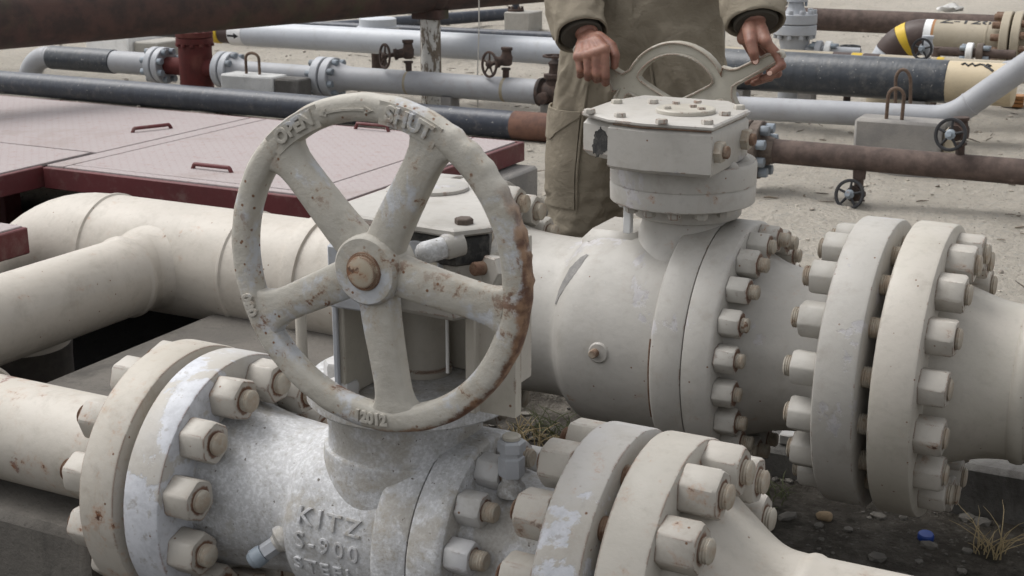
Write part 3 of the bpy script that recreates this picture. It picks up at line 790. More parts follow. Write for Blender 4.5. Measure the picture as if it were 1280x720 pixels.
for k in range(5):
    a = math.radians(62+72*k); er = Vector((math.cos(a), 0, math.sin(a))); et = Vector((-math.sin(a), 0, math.cos(a)))
    L = []
    for rr, w, th, y in ((.030, .0240, .0135, .0), (.042, .0232, .0135, .001), (.06, .0225, .0135, .002), (.085, .0218, .013, .002), (.11, .0212, .0125, .001), (.138, .0208, .0125, 0), (.152, .0222, .012, 0), (.162, .0255, .0122, 0), (.172, .034, .012, 0)):
        ring = []
        for i in range(20):
            t = 2*PI*i/20; c, s_ = math.cos(t), math.sin(t)
            x = w*math.copysign(abs(c)**.40, c); yy = th*math.copysign(abs(s_)**.42, s_)
            if s_ > 0: yy *= 1.0 + .28*(1-min(1, abs(x)/(w*.75)))*(1 if rr < .15 else .3)   # centre rib
            ring.append(HW + er*rr + et*x + NW*(yy+y))
        L.append(ring)
    V1.part('spoke', MB().rings(L), M['wheel'], rim, origin=HW, sharp=60)
def rim_text(txt, size, rr, cdeg, up=True, depth=.0028, y=.0142):
    t = text_mesh(txt, size, depth, .0006, .0007)
    def fn(p):
        a = math.radians(cdeg) + (-p.x if up else p.x)/rr
        r = rr + (p.y if up else -p.y)
        return HW + Vector((r*math.cos(a), 0, r*math.sin(a))) + NW*(y+p.z-.0008)
    return warp(t, fn)
def flatarc(a0, a1, r0, r1, y0, y1, n=14):
    L = []
    for i in range(n+1):
        a = math.radians(a0+(a1-a0)*i/n)
        L.append([wr(r0, a, y0), wr(r1, a, y0), wr(r1, a, y1), wr(r0, a, y1)])
    return MB().rings(L)
def raised(name, *mbs):
    m = MB()
    for t in mbs: m.add(t.v, t.f)
    V1.part(name, m, M['wheel'], rim, origin=HW)
raised('raised_word', rim_text('OPEN', .0225, .1820, 121.5), flatarc(134.5, 110, .1685, .1950, .0100, .0137, 24))
raised('raised_word', rim_text('SHUT', .0240, .1820, 71.5), flatarc(84, 59.5, .1685, .1950, .0100, .0137, 24))
raised('raised_number', rim_text('080', .0185, .1820, 201))
raised('raised_number', rim_text('12012', .0180, .1820, 269, False))
ar1 = flatarc(107, 89, .1808, .1834, .0130, .0160)
for tip, s_ in ((86.3, 1), (109.3, -1)):
    ar1.hull([wr(.1821, math.radians(tip), yy) for yy in (.013, .0160)] + [wr(rr, math.radians(tip+s_*3.4), yy) for rr in (.1778, .1864) for yy in (.013, .0160)])
raised('raised_arrow', ar1)

# ================================================================= near pipes
PA = Thing('flanged_pipe', 'near left beige pipe with rust patches entering the small valve', 'pipe', (-2.2, Q1, .3))
PA.part('pipe', lathex(Q1, [(-4.2, .084), (-1.42, .084), (-1.40, .088), (-1.375, .095)], 72, .0006), M['beige_rusty'])
flange(PA, -1.380, -1.314, Q1, .198, M['beige_rusty'])
nuts(PA, (-1.380, Q1, ZA), .158, 12, -1, .056, .042, .0165, .014, 15, M['nut_rusty'], M['stud'])
PA.part('clamp', MB().ring((-1.80, Q1, ZA), (1, 0, 0), .091, section(.006, .012, 8), 64), M['beige'])
PB = Thing('flanged_pipe', 'near right beige pipe tapering from its flange towards the bottom of the photo', 'pipe', (-.2, Q1, .3))
PB.part('pipe', lathex(Q1, smooth_prof([(-.530, .137), (-.505, .133), (-.475, .112), (-.435, .084), (-.41, .073), (-.385, .0705)], 5) + [(-.377, .0735), (-.37, .0735), (-.362, .0705), (.9, .0705)], 72, .0008), M['beige_rusty'])
flange(PB, -.590, -.525, Q1, .191, M['beige_spots'])
nuts(PB, (-.525, Q1, ZA), .157, 12, 1, .058, .048, .0165, .010, 15, M['nut_rusty'], M['stud_end'])
for T, x in ((PB, .55),):
    T.part('pipe_stand', MB().box(x-.06, x+.06, Q1-.1, Q1+.1, -.03, ZA-.08, .006), M['conc'])

# ================================================================= large valve
ZA = .430
D2 = -.915
V2 = Thing('ball_valve', 'large pale ball valve with a square gearbox, its handwheel gripped by the worker', 'valve', (D2, Q2, 0))
bp = smooth_prof([(-1.37, .215), (-1.33, .190), (-1.26, .172), (-1.18, .168), (-1.135, .172), (-1.115, .188), (-1.095, .203), (-1.06, .211), (-1.0, .2125)], 5) + [(-.902, .2135), (-.898, .230), (-.893, .240), (-.888, .243), (-.835, .243), (-.832, .241), (-.832, .2)]
body2 = V2.part('body', lathex(Q2, bp, 120, .0016), M['beige_pale'])
cp2 = [(-.830, .2), (-.830, .241), (-.827, .243), (-.780, .243), (-.774, .240), (-.772, .236), (-.771, .19)] + smooth_prof([(-.770, .188), (-.745, .180), (-.71, .166), (-.66, .158), (-.61, .161), (-.575, .177), (-.550, .198)], 5)
V2.part('closure', lathex(Q2, cp2, 120, .0016), M['beige_pale'])
flange(V2, -1.435, -1.355, Q2, .272, M['beige_pale'], bev=.008)
flange(V2, -.576, -.499, Q2, .275, M['beige_pale'], bev=.008)
nuts(V2, (-.771, Q2, ZA), .212, 20, 1, .047, .038, .0145, .016, 9, M['nut'], M['stud_end'], back=.02)
nuts(V2, (-.576, Q2, ZA), .226, 16, -1, .059, .047, .0195, .012, 11.25, M['nut'], M['stud_end'], back=.10)
nuts(V2, (-1.355, Q2, ZA), .226, 16, 1, .062, .048, .0195, .018, 11.25, M['nut'], M['stud_end'], back=.10)
ncol = smooth_prof([(.01, .175), (.05, .154), (.085, .127), (.115, .104), (.14, .092), (.168, .087)], 5) + [(.170, .104), (.174, .107), (.200, .107), (.203, .105)]
V2.part('stem_neck', MB().lathe((D2, Q2, .51), (0, 0, 1), ncol, 72, jit=.0015), M['beige_pale'])
# squarish boss on the left shoulder of the body
V2.part('shoulder_boss', MB().box(-1.115, -.98, 2.48, 2.64, .54, .642, .022), M['beige_pale'], body2)
# grease fitting on the body
gd, ga = on_cyl(748, 441, Q2, .2125)
gp = Vector((gd, Q2+.212*math.cos(ga), ZA+.212*math.sin(ga))); gn = Vector((0, math.cos(ga), math.sin(ga)))
go = V2.part('grease_fitting', MB().lathe(gp-gn*.004, gn, [(0, .022), (.006, .0205), (.008, .018)], 32), M['beige_pale'])
V2.part('plug', MB().lathe(gp+gn*.004+Vector((-.006, 0, 0)), gn, [(0, .009), (.012, .009), (.014, .007)], 16), M['stud'], go)
dk = MB(); d0, a0 = on_cyl(700, 362, Q2, .214)
def body_r(d):
    for (a, ra), (b_, rb_) in zip(bp, bp[1:]):
        if a <= d <= b_: return ra+(rb_-ra)*(d-a)/max(1e-9, b_-a)
    return .2125
def on_body(px, py, off):
    r = .2125
    for _ in range(12):
        d, a = on_cyl(px, py, Q2, r); r = .5*r+.5*(body_r(d)+off)
    return Vector((d, Q2+r*math.cos(a), ZA+r*math.sin(a)))
spine = [(734, 318, 1.5), (728, 323, 4), (722, 330, 6), (716, 338, 7), (711, 346, 6), (706, 354, 4.5), (701, 363, 3), (697, 372, 2), (694, 380, .8)]
sgrid = []; NC = 7
for x, y, w_ in spine:
    for k in range(NC):
        u_ = (k/(NC-1)-.5)*2; jx = 1.6*mnoise.noise(Vector((x*.35, y*.35, u_)))
        sgrid.append(on_body(x+u_*w_*.8+jx, y+u_*w_*.5, .0012 if 0 < k < NC-1 else -.0015))
V2.part('paint_scuff', MB().add(sgrid, [(r*NC+k, r*NC+k+1, (r+1)*NC+k+1, (r+1)*NC+k) for r in range(len(spine)-1) for k in range(NC-1)]), m_rust('bare_grey_scuff', (.17, .165, .16), (.24, .23, .22), (.12, .11, .10), 50, .4), body2)
V2.part('rust_line', MB().ring((-.8955, Q2, ZA), (1, 0, 0), .2380, section(.0014, .0016, 6), 40, math.radians(166), math.radians(206)), M['stud'], body2)
# neck bracket
bk = S(786, 268, 2.45)
V2.part('bracket', MB().box(bk.x-.008, bk.x+.008, 2.44, 2.456, .655, .727, .002), M['white'])
# gearbox base
gz = .713
V2.part('gear_base', MB().lathe((D2, 2.53, gz), (0, 0, 1), [(-.0005, .130), (.002, .139), (.004, .141), (.034, .142), (.0385, .1395), (.0405, .1395), (.041, .142), (.078, .142), (.084, .139), (.0845, .10)], 96, jit=.0005), M['beige_pale'])
for k in range(6):
    a = math.radians(205+k*26)
    x, y = D2+.112*math.cos(a), 2.53+.112*math.sin(a)
    V2.part('bolt', hexbolt(gz-.0005, x, y, .022, .014, -1), M['nut'])
top = [(-1.078, 2.405), (-1.00, 2.352), (-.925, 2.338), (-.797, 2.35), (-.797, 2.56), (-.87, 2.655), (-1.05, 2.655), (-1.085, 2.56)]
g2 = MB().prism([(x, y) for x, y in [(-1.0, 2.352), (-.925, 2.338), (-.797, 2.35), (-.797, 2.56), (-.87, 2.655), (-1.0, 2.655)]], .7975, .882, .007)
g2.prism([(-1.076, 2.412), (-.99, 2.372), (-.99, 2.64), (-1.076, 2.60)], .806, .882, .012)
gbx = V2.part('gearbox', g2, M['beige_pale'])
V2.part('cover', MB().prism([(-1.078, 2.408), (-1.0, 2.350), (-.925, 2.336), (-.795, 2.348), (-.795, 2.562), (-.868, 2.657), (-1.05, 2.657), (-1.08, 2.56)], .8835, .8935, .003), M['beige_pale'], gbx)
V2.part('rust_seam', MB().prism([(-.99, 2.351), (-.925, 2.338), (-.80, 2.350), (-.80, 2.55), (-.99, 2.55)], .8815, .8840, .0005), M['stud'], gbx)
cz = SZ(857, 140, .894)
V2.part('indicator_disc', MB().lathe((cz.x, cz.y, .894), (0, 0, 1), [(0, .056), (.006, .056), (.008, .054)], 48), M['beige'], gbx)
for px in ((834, 136), (845, 130), (866, 134), (872, 129), (877, 137)):
    p = SZ(*px, .902); V2.part('bolt', hexbolt(.902, p.x, p.y, .013, .005), M['nut_rusty'], gbx)
for px in ((737, 141), (775, 146), (827, 154), (884, 155), (906, 144), (816, 129), (771, 129), (924, 136)):
    p = SZ(*px, .894); V2.part('bolt', hexbolt(.8935, p.x, p.y, .019, .008), M['nut_rusty'] if px[0] not in (771, 924) else M['beige'], gbx)
for px, q in (((901, 190), 2.375), ((932, 174), 2.53)):
    p = S(*px, q); p.x = -.797
    V2.part('stop_bolt', MB().lathe(p+Vector((-.01, 0, 0)), (1, 0, 0), [(0, .012), (.032, .012), (.034, .010)], 16), M['stud'], gbx)
    V2.part('lock_nut', MB().lathe(p, (1, 0, 0), [(0, .021), (.013, .021), (.015, .018)], 6), M['stud_end'], gbx, sharp=20)
for px in ((912, 209), (927, 200)):
    p = SZ(*px, .797); V2.part('boss', MB().sphere((p.x, p.y, .797), .016, 16, 8, (1.1, .8, .75)), M['beige_pale'], gbx)
ZA = .430
# dark scuff where paint has come away
def scuff(name, pts, n, off, mat, T, parent):
    mb = MB().add([p+Vector(n)*off for p in pts] + [p-Vector(n)*.002 for p in pts], [tuple(range(len(pts))), tuple(reversed(range(len(pts), 2*len(pts))))] + [(i, (i+1) % len(pts), (i+1) % len(pts)+len(pts), i+len(pts)) for i in range(len(pts))])
    return T.part(name, mb, mat, parent)
p0 = Vector((-1.076, 2.412, 0)); pe = Vector((-.99, 2.372, 0)); ev = (pe-p0).normalized(); nn = Vector((ev.y, -ev.x, 0))
if nn.y > 0: nn = -nn
def onface(px, py):
    r = _ray(px, py); D = Vector((r[0]*CA-r[1]*SA, r[0]*SA+r[1]*CA, r[2])); t = (p0.dot(nn))/(D.dot(nn)); 
    return Vector((D.x*t, D.y*t, HCAM+D.z*t))
sc_pts = [onface(*p) for p in ((750, 159), (757, 165), (761, 176), (759, 187), (753, 193), (746, 197), (741, 190), (740, 180), (744, 170), (746, 163))]
sc2 = []
for i in range(len(sc_pts)):
    a_, b_ = sc_pts[i], sc_pts[(i+1) % len(sc_pts)]
    for t_ in range(5):
        p_ = a_*(1-t_/5)+b_*(t_/5); n_ = mnoise.noise(p_*190)*.006; sc2.append(p_+ev*n_+Vector((0, 0, mnoise.noise(p_*170+Vector((4, 4, 4)))*.006)))
sc_pts = sc2
scuff('paint_scuff', sc_pts, nn, .0012, M['grease'], V2, gbx)
# ---- second handwheel (cast plate wheel with lens openings and horns)
H2 = Vector((-1.090, 2.95, .812))
def lobe_pts():
    P = []
    for k in range(3):
        A0 = math.radians(90+120*k)
        def rot(x, y): return (x*math.cos(A0-PI/2)-y*math.sin(A0-PI/2), x*math.sin(A0-PI/2)+y*math.cos(A0-PI/2))
        # from right junction over the arc to the left junction, then the horn
        seq = []
        for i in range(15):
            t = math.radians(28+ (180-56)*i/14)
            seq.append((.122*math.cos(t), .046+.124*math.sin(t)))
        seq += [(-.118, .098), (-.127, .0935), (-.140, .099), (-.165, .113), (-.205, .135), (-.232, .150), (-.243, .151), (-.248, .143), (-.244, .134), (-.225, .120), (-.19, .098), (-.165, .082), (-.154, .068), (-.150, .052)]
        P += [rot(p[0], p[1]-.012) for p in seq]
    return P
def lens(k):
    A0 = math.radians(90+120*k); seq = []
    for i in range(13):
        t = math.radians(30+(180-60)*i/12)
        seq.append((.099*math.cos(t), .050+.095*math.sin(t)))
    seq += [(-.088, .089), (-.080, .080), (-.045, .060), (-.014, .044), (0, .042), (.014, .044), (.045, .060), (.080, .080), (.088, .089)]
    seq = [(x*1.02, y-.012) for x, y in seq]
    return [(x*math.cos(A0-PI/2)-y*math.sin(A0-PI/2), x*math.sin(A0-PI/2)+y*math.cos(A0-PI/2)) for x, y in seq]
outl = lobe_pts(); holes = [lens(k) for k in range(3)]
pw = curve_plate([outl]+holes, .0065, .0015)
def to_w2(p): return H2 + Vector((p[0], -p[2] if len(p) > 2 else 0, p[1]))
warp(pw, to_w2)
hw2 = V2.part('handwheel', pw, M['wheel_b'], origin=H2)
def lip(loop, inset, r):
    pts = [to_w2((x, y, 0)) for x, y in loop]; n = len(pts); mb = MB(); L = []
    for i in range(n):
        p, a, b = pts[i], pts[i-1], pts[(i+1) % n]
        t = (b-a).normalized(); m = t.cross(Vector((0, 1, 0)))
        L.append([p + m*r*.62*math.cos(x) + Vector((0, 1, 0))*.015*math.copysign(abs(math.sin(x))**.6, math.sin(x)) for x in [2*PI*j/10 for j in range(10)]])
    return mb.rings(L, closed=True)
V2.part('rim_lip', lip(outl, 0, .0065), M['wheel_b'], hw2, origin=H2, sharp=70)
for h in holes: V2.part('opening_lip', lip(h, 0, .0060), M['wheel_b'], hw2, origin=H2, sharp=70)
V2.part('hub', MB().lathe(H2+Vector((0, .022, 0)), (0, -1, 0), [(0, .026), (.04, .028), (.05, .026)], 36), M['wheel_b'], hw2, origin=H2)
V2.part('input_shaft', MB().lathe(H2+Vector((0, .03, 0)), (0, -1, 0), [(0, .015), (.31, .015), (.315, .024), (.36, .026)], 24), M['nut_grey'], gbx)

# ================================================================= large pipe left with tee, and right
PT = Thing('tee_pipe', 'large smooth beige pipe with a side branch and an elbow, above the dark pit', 'pipe', (-2.2, Q2, 0))
RM = .137
def ringweld(d, r=RM, w=.007, h=.0045): return [(d-w, r), (d-w*.4, r+h), (d+w*.4, r+h), (d+w, r)]
main = lathex(Q2, [(-2.46, RM)] + ringweld(-2.42) + ringweld(-1.99) + [(-1.815, RM), (-1.812, .150), (-1.795, .152), (-1.778, .150), (-1.776, RM+.006)] + smooth_prof([(-1.77, RM+.006), (-1.64, .150), (-1.56, .176), (-1.525, .2)], 5), 96, .0006)
PT.part('pipe', main, M['beige_clean'])
el = arc((-2.455, Q2, ZA-.34), .34, PI/2, PI, 18, (1, 0, 0), (0, 0, 1))
PT.part('elbow', MB().tube([(-2.44, Q2, ZA)] + el[:-1], RM, 64), M['beige_clean'])
PT.part('riser', MB().tube([el[-3]-Vector((0, 0, .01)), el[-1], Vector((-2.795, Q2, -.57))], RM+.003, 48), m_rust('pit_shaded_pipe', (.055, .048, .042), (.08, .07, .06), (.04, .036, .033), 14, .4))  # near-black colour paints in the pit shade on this length of pipe
br = MB().lathe((-2.215, Q2, ZA), (-.015, -1, 0), [(.100, .0910), (.180, .0915), (.186, .0962), (.196, .0962), (.202, .0915), (2.2, .0915)], 72, jit=.0006)
RB = .0915; sd = []
for i in range(11):
    s_ = i/10; ring = []
    for j in range(72):
        th = 2*PI*j/72; r0_ = RB+.015; r_ = RB+.015*(1-s_)**2.2
        t0 = math.sqrt(max(1e-6, RM*RM-(r0_*math.sin(th))**2))-.002; t1 = math.sqrt(RM*RM-(RB*math.sin(th))**2)+.03
        t_ = t0+(t1-t0)*s_
        ring.append(Vector((-2.215-.015*t_+r_*math.cos(th), Q2-t_, ZA+r_*math.sin(th))))
    sd.append(ring)
br.rings(sd, (False, False))
PT.part('branch_pipe', br, M['beige_clean'])
flange(PT, -1.530, -1.452, Q2, .272, M['beige_pale'], bev=.008)
nuts(PT, (-1.530, Q2, ZA), .226, 16, -1, .062, .048, .0195, .016, 11.25, M['nut'], M['stud_end'])
rd = S(376, 400, 2.3)
PR = Thing('flanged_pipe', 'large pale beige pipe leaving the photo on the right beyond its thick flange', 'pipe', (0, Q2, .1))
PR.part('pipe', lathex(Q2, smooth_prof([(-.420, .182), (-.393, .176), (-.353, .162), (-.315, .150), (-.285, .145), (-.270, .1435)], 5) + [(-.262, .1435), (-.258, .1475), (-.248, .149), (-.239, .1475), (-.235, .1435), (1.4, .1425)], 96, .0006), M['beige'])
flange(PR, -.476, -.399, Q2, .277, M['beige'], bev=.008)
nuts(PR, (-.399, Q2, ZA), .227, 16, 1, .060, .047, .0195, .009, 11.25, M['nut_rusty'], M['stud_end'])
PR.part('pipe_stand', MB().box(.85, 1.0, Q2-.15, Q2+.15, -.03, ZA-.132, .008), M['conc'])
# thin grey pole behind the near valve
pc = S(376, 400, 2.12)
single('rod', MB().tube([(pc.x, 2.12, .10), (pc.x, 2.12, .50), (pc.x+.004, 2.125, .56)], .011, 12), M['beige'], 'thin upright beige tube just left of the near gearbox', 'tube', (pc.x, 2.12, .10))
# ---------------------------------------------------------------- pipes, valves and blocks in the yard behind
def sec(w, t, n=8): return section(w, t, n)
def small_valve(label, foot, top, wc, wn, wr_, mat, wmat, hubmat=None, group=None, spokes=5, cap=True):
    """little gate valve on a stub: foot -> top is the stub and body, wc/wn the wheel centre and axis"""
    foot, top, wc = Vector(foot), Vector(top), Vector(wc); wn = Vector(wn).normalized()
    up = (top-foot).normalized(); L = (top-foot).length
    T = Thing('gate_valve', label, 'valve', foot, group)
    T.part('stub', MB().lathe(foot-up*.012, up, [(0, .017), (L*.35, .017), (L*.36, .024), (L*.42, .024)], 20), mat)
    T.part('body', MB().lathe(foot+up*L*.42, up, [(0, .020), (L*.06, .030), (L*.28, .032), (L*.36, .026), (L*.48, .024), (L*.5, .030), (L*.58, .030), (L*.585, .015)], 20), mat)
    base = foot+up*L*.62; ax = wc-base
    if ax.length > .03:
        T.part('bonnet', MB().lathe(base, ax, [(0, .026), (ax.length*.45, .024), (ax.length*.46, .030), (ax.length*.6, .030), (ax.length*.62, .012), (ax.length*.97, .010)], 16), mat)
    w = T.part('handwheel', MB().ring(wc, wn, wr_, sec(.0065, .006), 40), wmat)
    n, u, v = frame(wn)
    for k in range(spokes):
        e = u*math.cos(2*PI*k/spokes+.3)+v*math.sin(2*PI*k/spokes+.3)
        T.part('spoke', MB().tube([wc+e*.01, wc+e*(wr_-.003)], [.006, .0045], 8), wmat, w)
    T.part('hub', MB().lathe(wc-wn*.012, wn, [(0, .014), (.012, wr_*.36), (.016, wr_*.36), (.022, .012), (.03, .010)], 18), hubmat or wmat, w)
    return T
def pipe_run(T, name, pts, r, mat, seg=40, parent=None):
    return T.part(name, MB().tube(pts, r, seg), mat, parent)
def disc(T, o, ax, t, r, mat, name='flange', bev=.004):
    return T.part(name, MB().lathe(o, ax, [(0, r-bev), (bev, r), (t-bev, r), (t, r-bev)], 48), mat)
def bolts_on(T, o, ax, rb, n, af, t, mat, ph=0, name='nut', parent=None):
    nrm, u, v = frame(ax); nm = nut_mesh(af, t); nm.materials.append(mat)
    q = nrm.to_track_quat('X', 'Z').to_euler()
    for k in range(n):
        a = ph+2*PI*k/n
        place(T, name, nm, Vector(o)+(u*math.cos(a)+v*math.sin(a))*rb, q, parent)
X = (1, 0, 0); Zu = (0, 0, 1)
# long navy pipe on the ground
T = Thing('buried_line_pipe', 'long navy wrapped pipe lying behind the maroon platform, its end bare and rusty', 'pipe', (-5, 5.96, .13))
pipe_run(T, 'pipe', [(-11, 5.96, .2), (-8, 5.962, .2), (-6, 5.958, .2), (-4.5, 5.96, .2), (-3.02, 5.955, .2)], .067, M['navy'])
e0 = S(650, 162, 5.955); e1 = S(692, 166, 5.955)
T.part('bare_end', MB().lathe((-3.022, 5.955, .2), X, [(0, .0675), (.004, .0695), (.24, .0695), (.246, .064), (.2461, .055), (.15, .054)], 40, cap=(True, True)), m_rust('bare_rust_end', (.105, .058, .045), (.16, .085, .06), (.06, .038, .032), 18, .4))
# grey flanged line with the maroon strainer
q = 6.36; z = .305
T = Thing('flanged_pipe', 'grey flanged pipe with a dark taped length and a downward elbow', 'pipe', (-6, q, .12))
pipe_run(T, 'pipe', [(-6.42, q, z), (-5.58, q, z)], .066, M['grey'])
T.part('tape_sleeve', MB().lathe((-6.40, q, z), X, [(0, .068), (.004, .0715), (.50, .0715), (.504, .068)], 40), M['tape'])
pipe_run(T, 'elbow', arc((-6.42, q, z-.19), .19, PI/2, PI*1.02, 12, X, Zu) + [(-6.612, q+.002, -.05)], .066, M['grey'])
disc(T, (-5.595, q, z), X, .045, .105, M['grey_valve']); disc(T, (-5.54, q, z), X, .045, .105, M['grey_valve'])
bolts_on(T, (-5.495, q, z), X, .085, 8, .034, .028, M['steel_blue'], .4)
bolts_on(T, (-5.595, q, z), (-1, 0, 0), .085, 8, .034, .028, M['steel_blue'], .4)
V = Thing('strainer', 'upright maroon strainer body between two grey flanges', 'strainer', (-5.27, q, .12))
V.part('vessel', MB().lathe((-5.285, q, .15), Zu, [(0, .085), (.02, .096), (.29, .096), (.295, .106), (.325, .106), (.328, .10)], 48), M['maroon_dull'])
V.part('cover', MB().lathe((-5.285, q, .4805), Zu, [(0, .104), (.003, .106), (.028, .106), (.031, .102)], 48), M['maroon_dull'])
bolts_on(V, (-5.285, q, .5115), Zu, .088, 12, .026, .018, M['rust_valve'], 0, 'bolt')
bolts_on(V, (-5.285, q, .445), (0, 0, -1), .097, 12, .024, .016, M['maroon_dull'], 0)
V.part('inlet_neck', MB().lathe((-5.49, q, z), X, [(0, .052), (.04, .05), (.16, .056)], 32), M['maroon_dull'])
V.part('outlet_neck', MB().lathe((-5.20, q, z), X, [(0, .056), (.03, .05), (.09, .052)], 32), M['maroon_dull'])
V.part('pedestal', MB().box(-5.33, -5.2, q-.06, q+.06, .06, .15), M['maroon_dull'])
q2 = 6.36
T = Thing('flanged_pipe', 'light grey flanged pipe from the maroon strainer to the worker, carrying two rusty valves', 'pipe', (-4, q2, .12))
disc(T, (-5.11, q, z), X, .045, .102, M['grey_valve']); disc(T, (-5.055, q, z), X, .045, .102, M['grey_valve'])
bolts_on(T, (-5.01, q, z), X, .083, 8, .034, .028, M['steel_blue'], .2)
T.part('pipe', MB().lathe((-5.01, q, z), X, [(0, .085), (.06, .06), (.09, .056), (.58, .056)], 40), M['grey'])
disc(T, (-4.43, q, z), X, .05, .108, M['grey_valve']); disc(T, (-4.368, q, z), X, .05, .108, M['grey_valve'])
bolts_on(T, (-4.318, q, z), X, .086, 8, .034, .03, M['steel_blue'], .3)
bolts_on(T, (-4.43, q, z), (-1, 0, 0), .086, 8, .034, .03, M['steel_blue'], .3)
T.part('pipe', MB().lathe((-4.32, q, z), X, [(0, .09), (.05, .072), (.10, .064), (1.235, .063), (1.24, .058)], 40), M['grey'])
for x in (-3.855, -3.277):
    T.part('drip_stain', MB().ring((x, q, z), X, .0632, sec(.0006, .009), 40), M['orange'] if False else paint('brown_drip', (.27, .225, .14), (.33, .30, .24), dirt=.4))
    T.part('pipe_support', MB().box(x+.25-.03, x+.25+.03, q-.05, q+.05, .08, z-.055), M['conc'])
small_valve('rusty gate valve left of the peeling white post', (-3.855, q, z+.055), (-3.858, q, .53), (-3.965, q-.06, .445), (-.55, -.83, .05), .062, M['rust_valve'], M['rust_valve'], group='rusty valves on the grey pipe')
small_valve('rusty gate valve right of the peeling white post', (-3.277, q, z+.055), (-3.27, q, .52), (-3.345, q-.05, .435), (-.45, -.88, .05), .062, M['rust_valve'], M['rust_valve'], group='rusty valves on the grey pipe')
T = Thing('end_valve', 'dark rusted valve standing at the end of the grey flanged pipe beside the worker', 'valve', (-3.03, q, .2))
T.part('body', MB().lathe((-3.085, q, z), X, [(0, .070), (.02, .074), (.03, .05), (.06, .058), (.11, .058), (.13, .05), (.14, .074), (.165, .070)], 28), M['rust_valve'])
T.part('bonnet', MB().lathe((-3.0, q, z+.03), Zu, [(0, .044), (.04, .04), (.045, .055), (.065, .055), (.068, .03), (.10, .026), (.12, .034), (.135, .018), (.16, .012)], 24), M['rust_valve'])
T.part('handwheel', MB().ring((-3.0, q, z+.185), Zu, .055, sec(.007, .006), 36), M['rust_valve'])
T.part('drain', MB().lathe((-3.03, q-.06, z-.02), (0, -1, 0), [(0, .03), (.03, .03), (.035, .02)], 20), M['rust_valve'])
# big pale silver line
q = 6.84; z = .455
T = Thing('banded_pipe', 'bright silver painted pipe with arrow, brown and yellow bands at its left end', 'pipe', (-4, q, .12))
pipe_run(T, 'pipe', [(-5.28, q, z), (-2.62, q, z)], .072, M['grey_bright'])
def band(T, d0, d1, r, mat, name='band', parent=None): return T.part(name, MB().lathe((d0, q, z), X, [(0, r-.004), (.003, r), (d1-d0-.003, r), (d1-d0, r-.004)], 40), mat, parent)
band(T, -5.38, -5.275, .0735, M['white']); band(T, -5.465, -5.38, .064, M['brown']); band(T, -5.515, -5.465, .066, M['yellow'])
pipe_run(T, 'pipe_tail', [(-8.5, q, z), (-5.51, q, z)], .048, M['tape'])
ar = MB()
def on_pipe(d, s, r): # s = arc length round the visible side
    a = math.radians(152) + s/r
    return Vector((d, q+r*math.cos(a), z+r*math.sin(a)))
def patch(mb, poly, r0, r1, mapf):
    n = len(poly); a = [mapf(x, y, r0) for x, y in poly]; b = [mapf(x, y, r1) for x, y in poly]
    mb.add(a+b, [tuple(range(n)), tuple(reversed(range(n, 2*n)))] + [(i, (i+1) % n, (i+1) % n+n, i+n) for i in range(n)])
for s0 in (-.035, .045):
    patch(ar, [(-5.372, s0-.006), (-5.325, s0-.006), (-5.325, s0-.018), (-5.290, s0), (-5.325, s0+.018), (-5.325, s0+.006), (-5.372, s0+.006)], .0728, .0745, on_pipe)
T.part('flow_arrow', ar, M['black'])
for x in (-3.0,): T.part('pipe_support', MB().box(x-.04, x+.04, q-.06, q+.06, .06, z-.068), M['conc'])
c = Vector((-4.715, 7.42, .12))
T = Thing('blind_flange', 'pale grey bolted cover standing up behind the silver pipe', 'flange', c)
T.part('neck', MB().lathe(c, Zu, [(-.05, .045), (.26, .045)], 32), M['rust_valve'])
disc(T, c+Vector((0, 0, .262)), Zu, .035, .13, M['grey_valve']); disc(T, c+Vector((0, 0, .312)), Zu, .045, .13, M['grey_valve']); 
T.part('cap', MB().lathe(c+Vector((0, 0, .357)), Zu, [(0, .115), (.045, .115), (.05, .108)], 32), M['grey_bright'])
bolts_on(T, c+Vector((0, 0, .262)), (0, 0, -1), .115, 10, .03, .02, M['rust_valve'])
# far navy line and a dark pipe heading away
T = Thing('thin_pipe', 'thin navy pipe running just above and behind the silver pipe', 'pipe', (-5, 8.8, .12))
pipe_run(T, 'pipe', [(-8, 8.75, .30), (-3.4, 8.9, .30)], .036, M['navy'])
for x in (-6.1, -4.4): T.part('pipe_support', MB().box(x-.04, x+.04, 8.77, 8.87, .08, .262), M['conc'])
T = Thing('dark_pipe', 'dark pipe slanting away to a concrete block at the top of the photo', 'pipe', (-5.5, 9.8, .12))
d0 = SZ(476, 30, .22); d1 = SZ(642, 17, .22)
T.part('pipe', MB().tube([d0+(d0-d1)*.35, d0, d1], .052, 24), M['navy'])
T.part('pipe_support', MB().box(d0.x-.05, d0.x+.05, d0.y-.05, d0.y+.05, .05, .19), M['conc'])
b = SZ(630, 42, G)
T = Thing('concrete_block', 'far grey concrete block with a small bolted flange on top, left of the worker', 'concrete block', b)
bx = MB().box(b.x, b.x+.235, b.y, b.y+.26, .06, .30, .008)
T.part('block', bx, M['conc_pale'])
disc(T, (b.x+.06, b.y+.1, .301), Zu, .02, .07, M['rust_valve']); T.part('post', MB().lathe((b.x+.06, b.y+.1, .32), Zu, [(0, .03), (.2, .03)], 20), M['navy'])
bolts_on(T, (b.x+.06, b.y+.1, .321), Zu, .055, 6, .02, .02, M['rust_valve'], 0, 'bolt')
# white block far left
b = SZ(108, 72, G)
T = Thing('concrete_block', 'white painted concrete block behind the grey pipe at far left', 'concrete block', b)
T.part('block', MB().box(b.x, b.x+.40, b.y, b.y+.45, .04, .285, .01), M['white'])
T.part('end_block', MB().box(b.x+.403, b.x+.62, b.y+.05, b.y+.40, .04, .25, .01), M['conc_pale'])
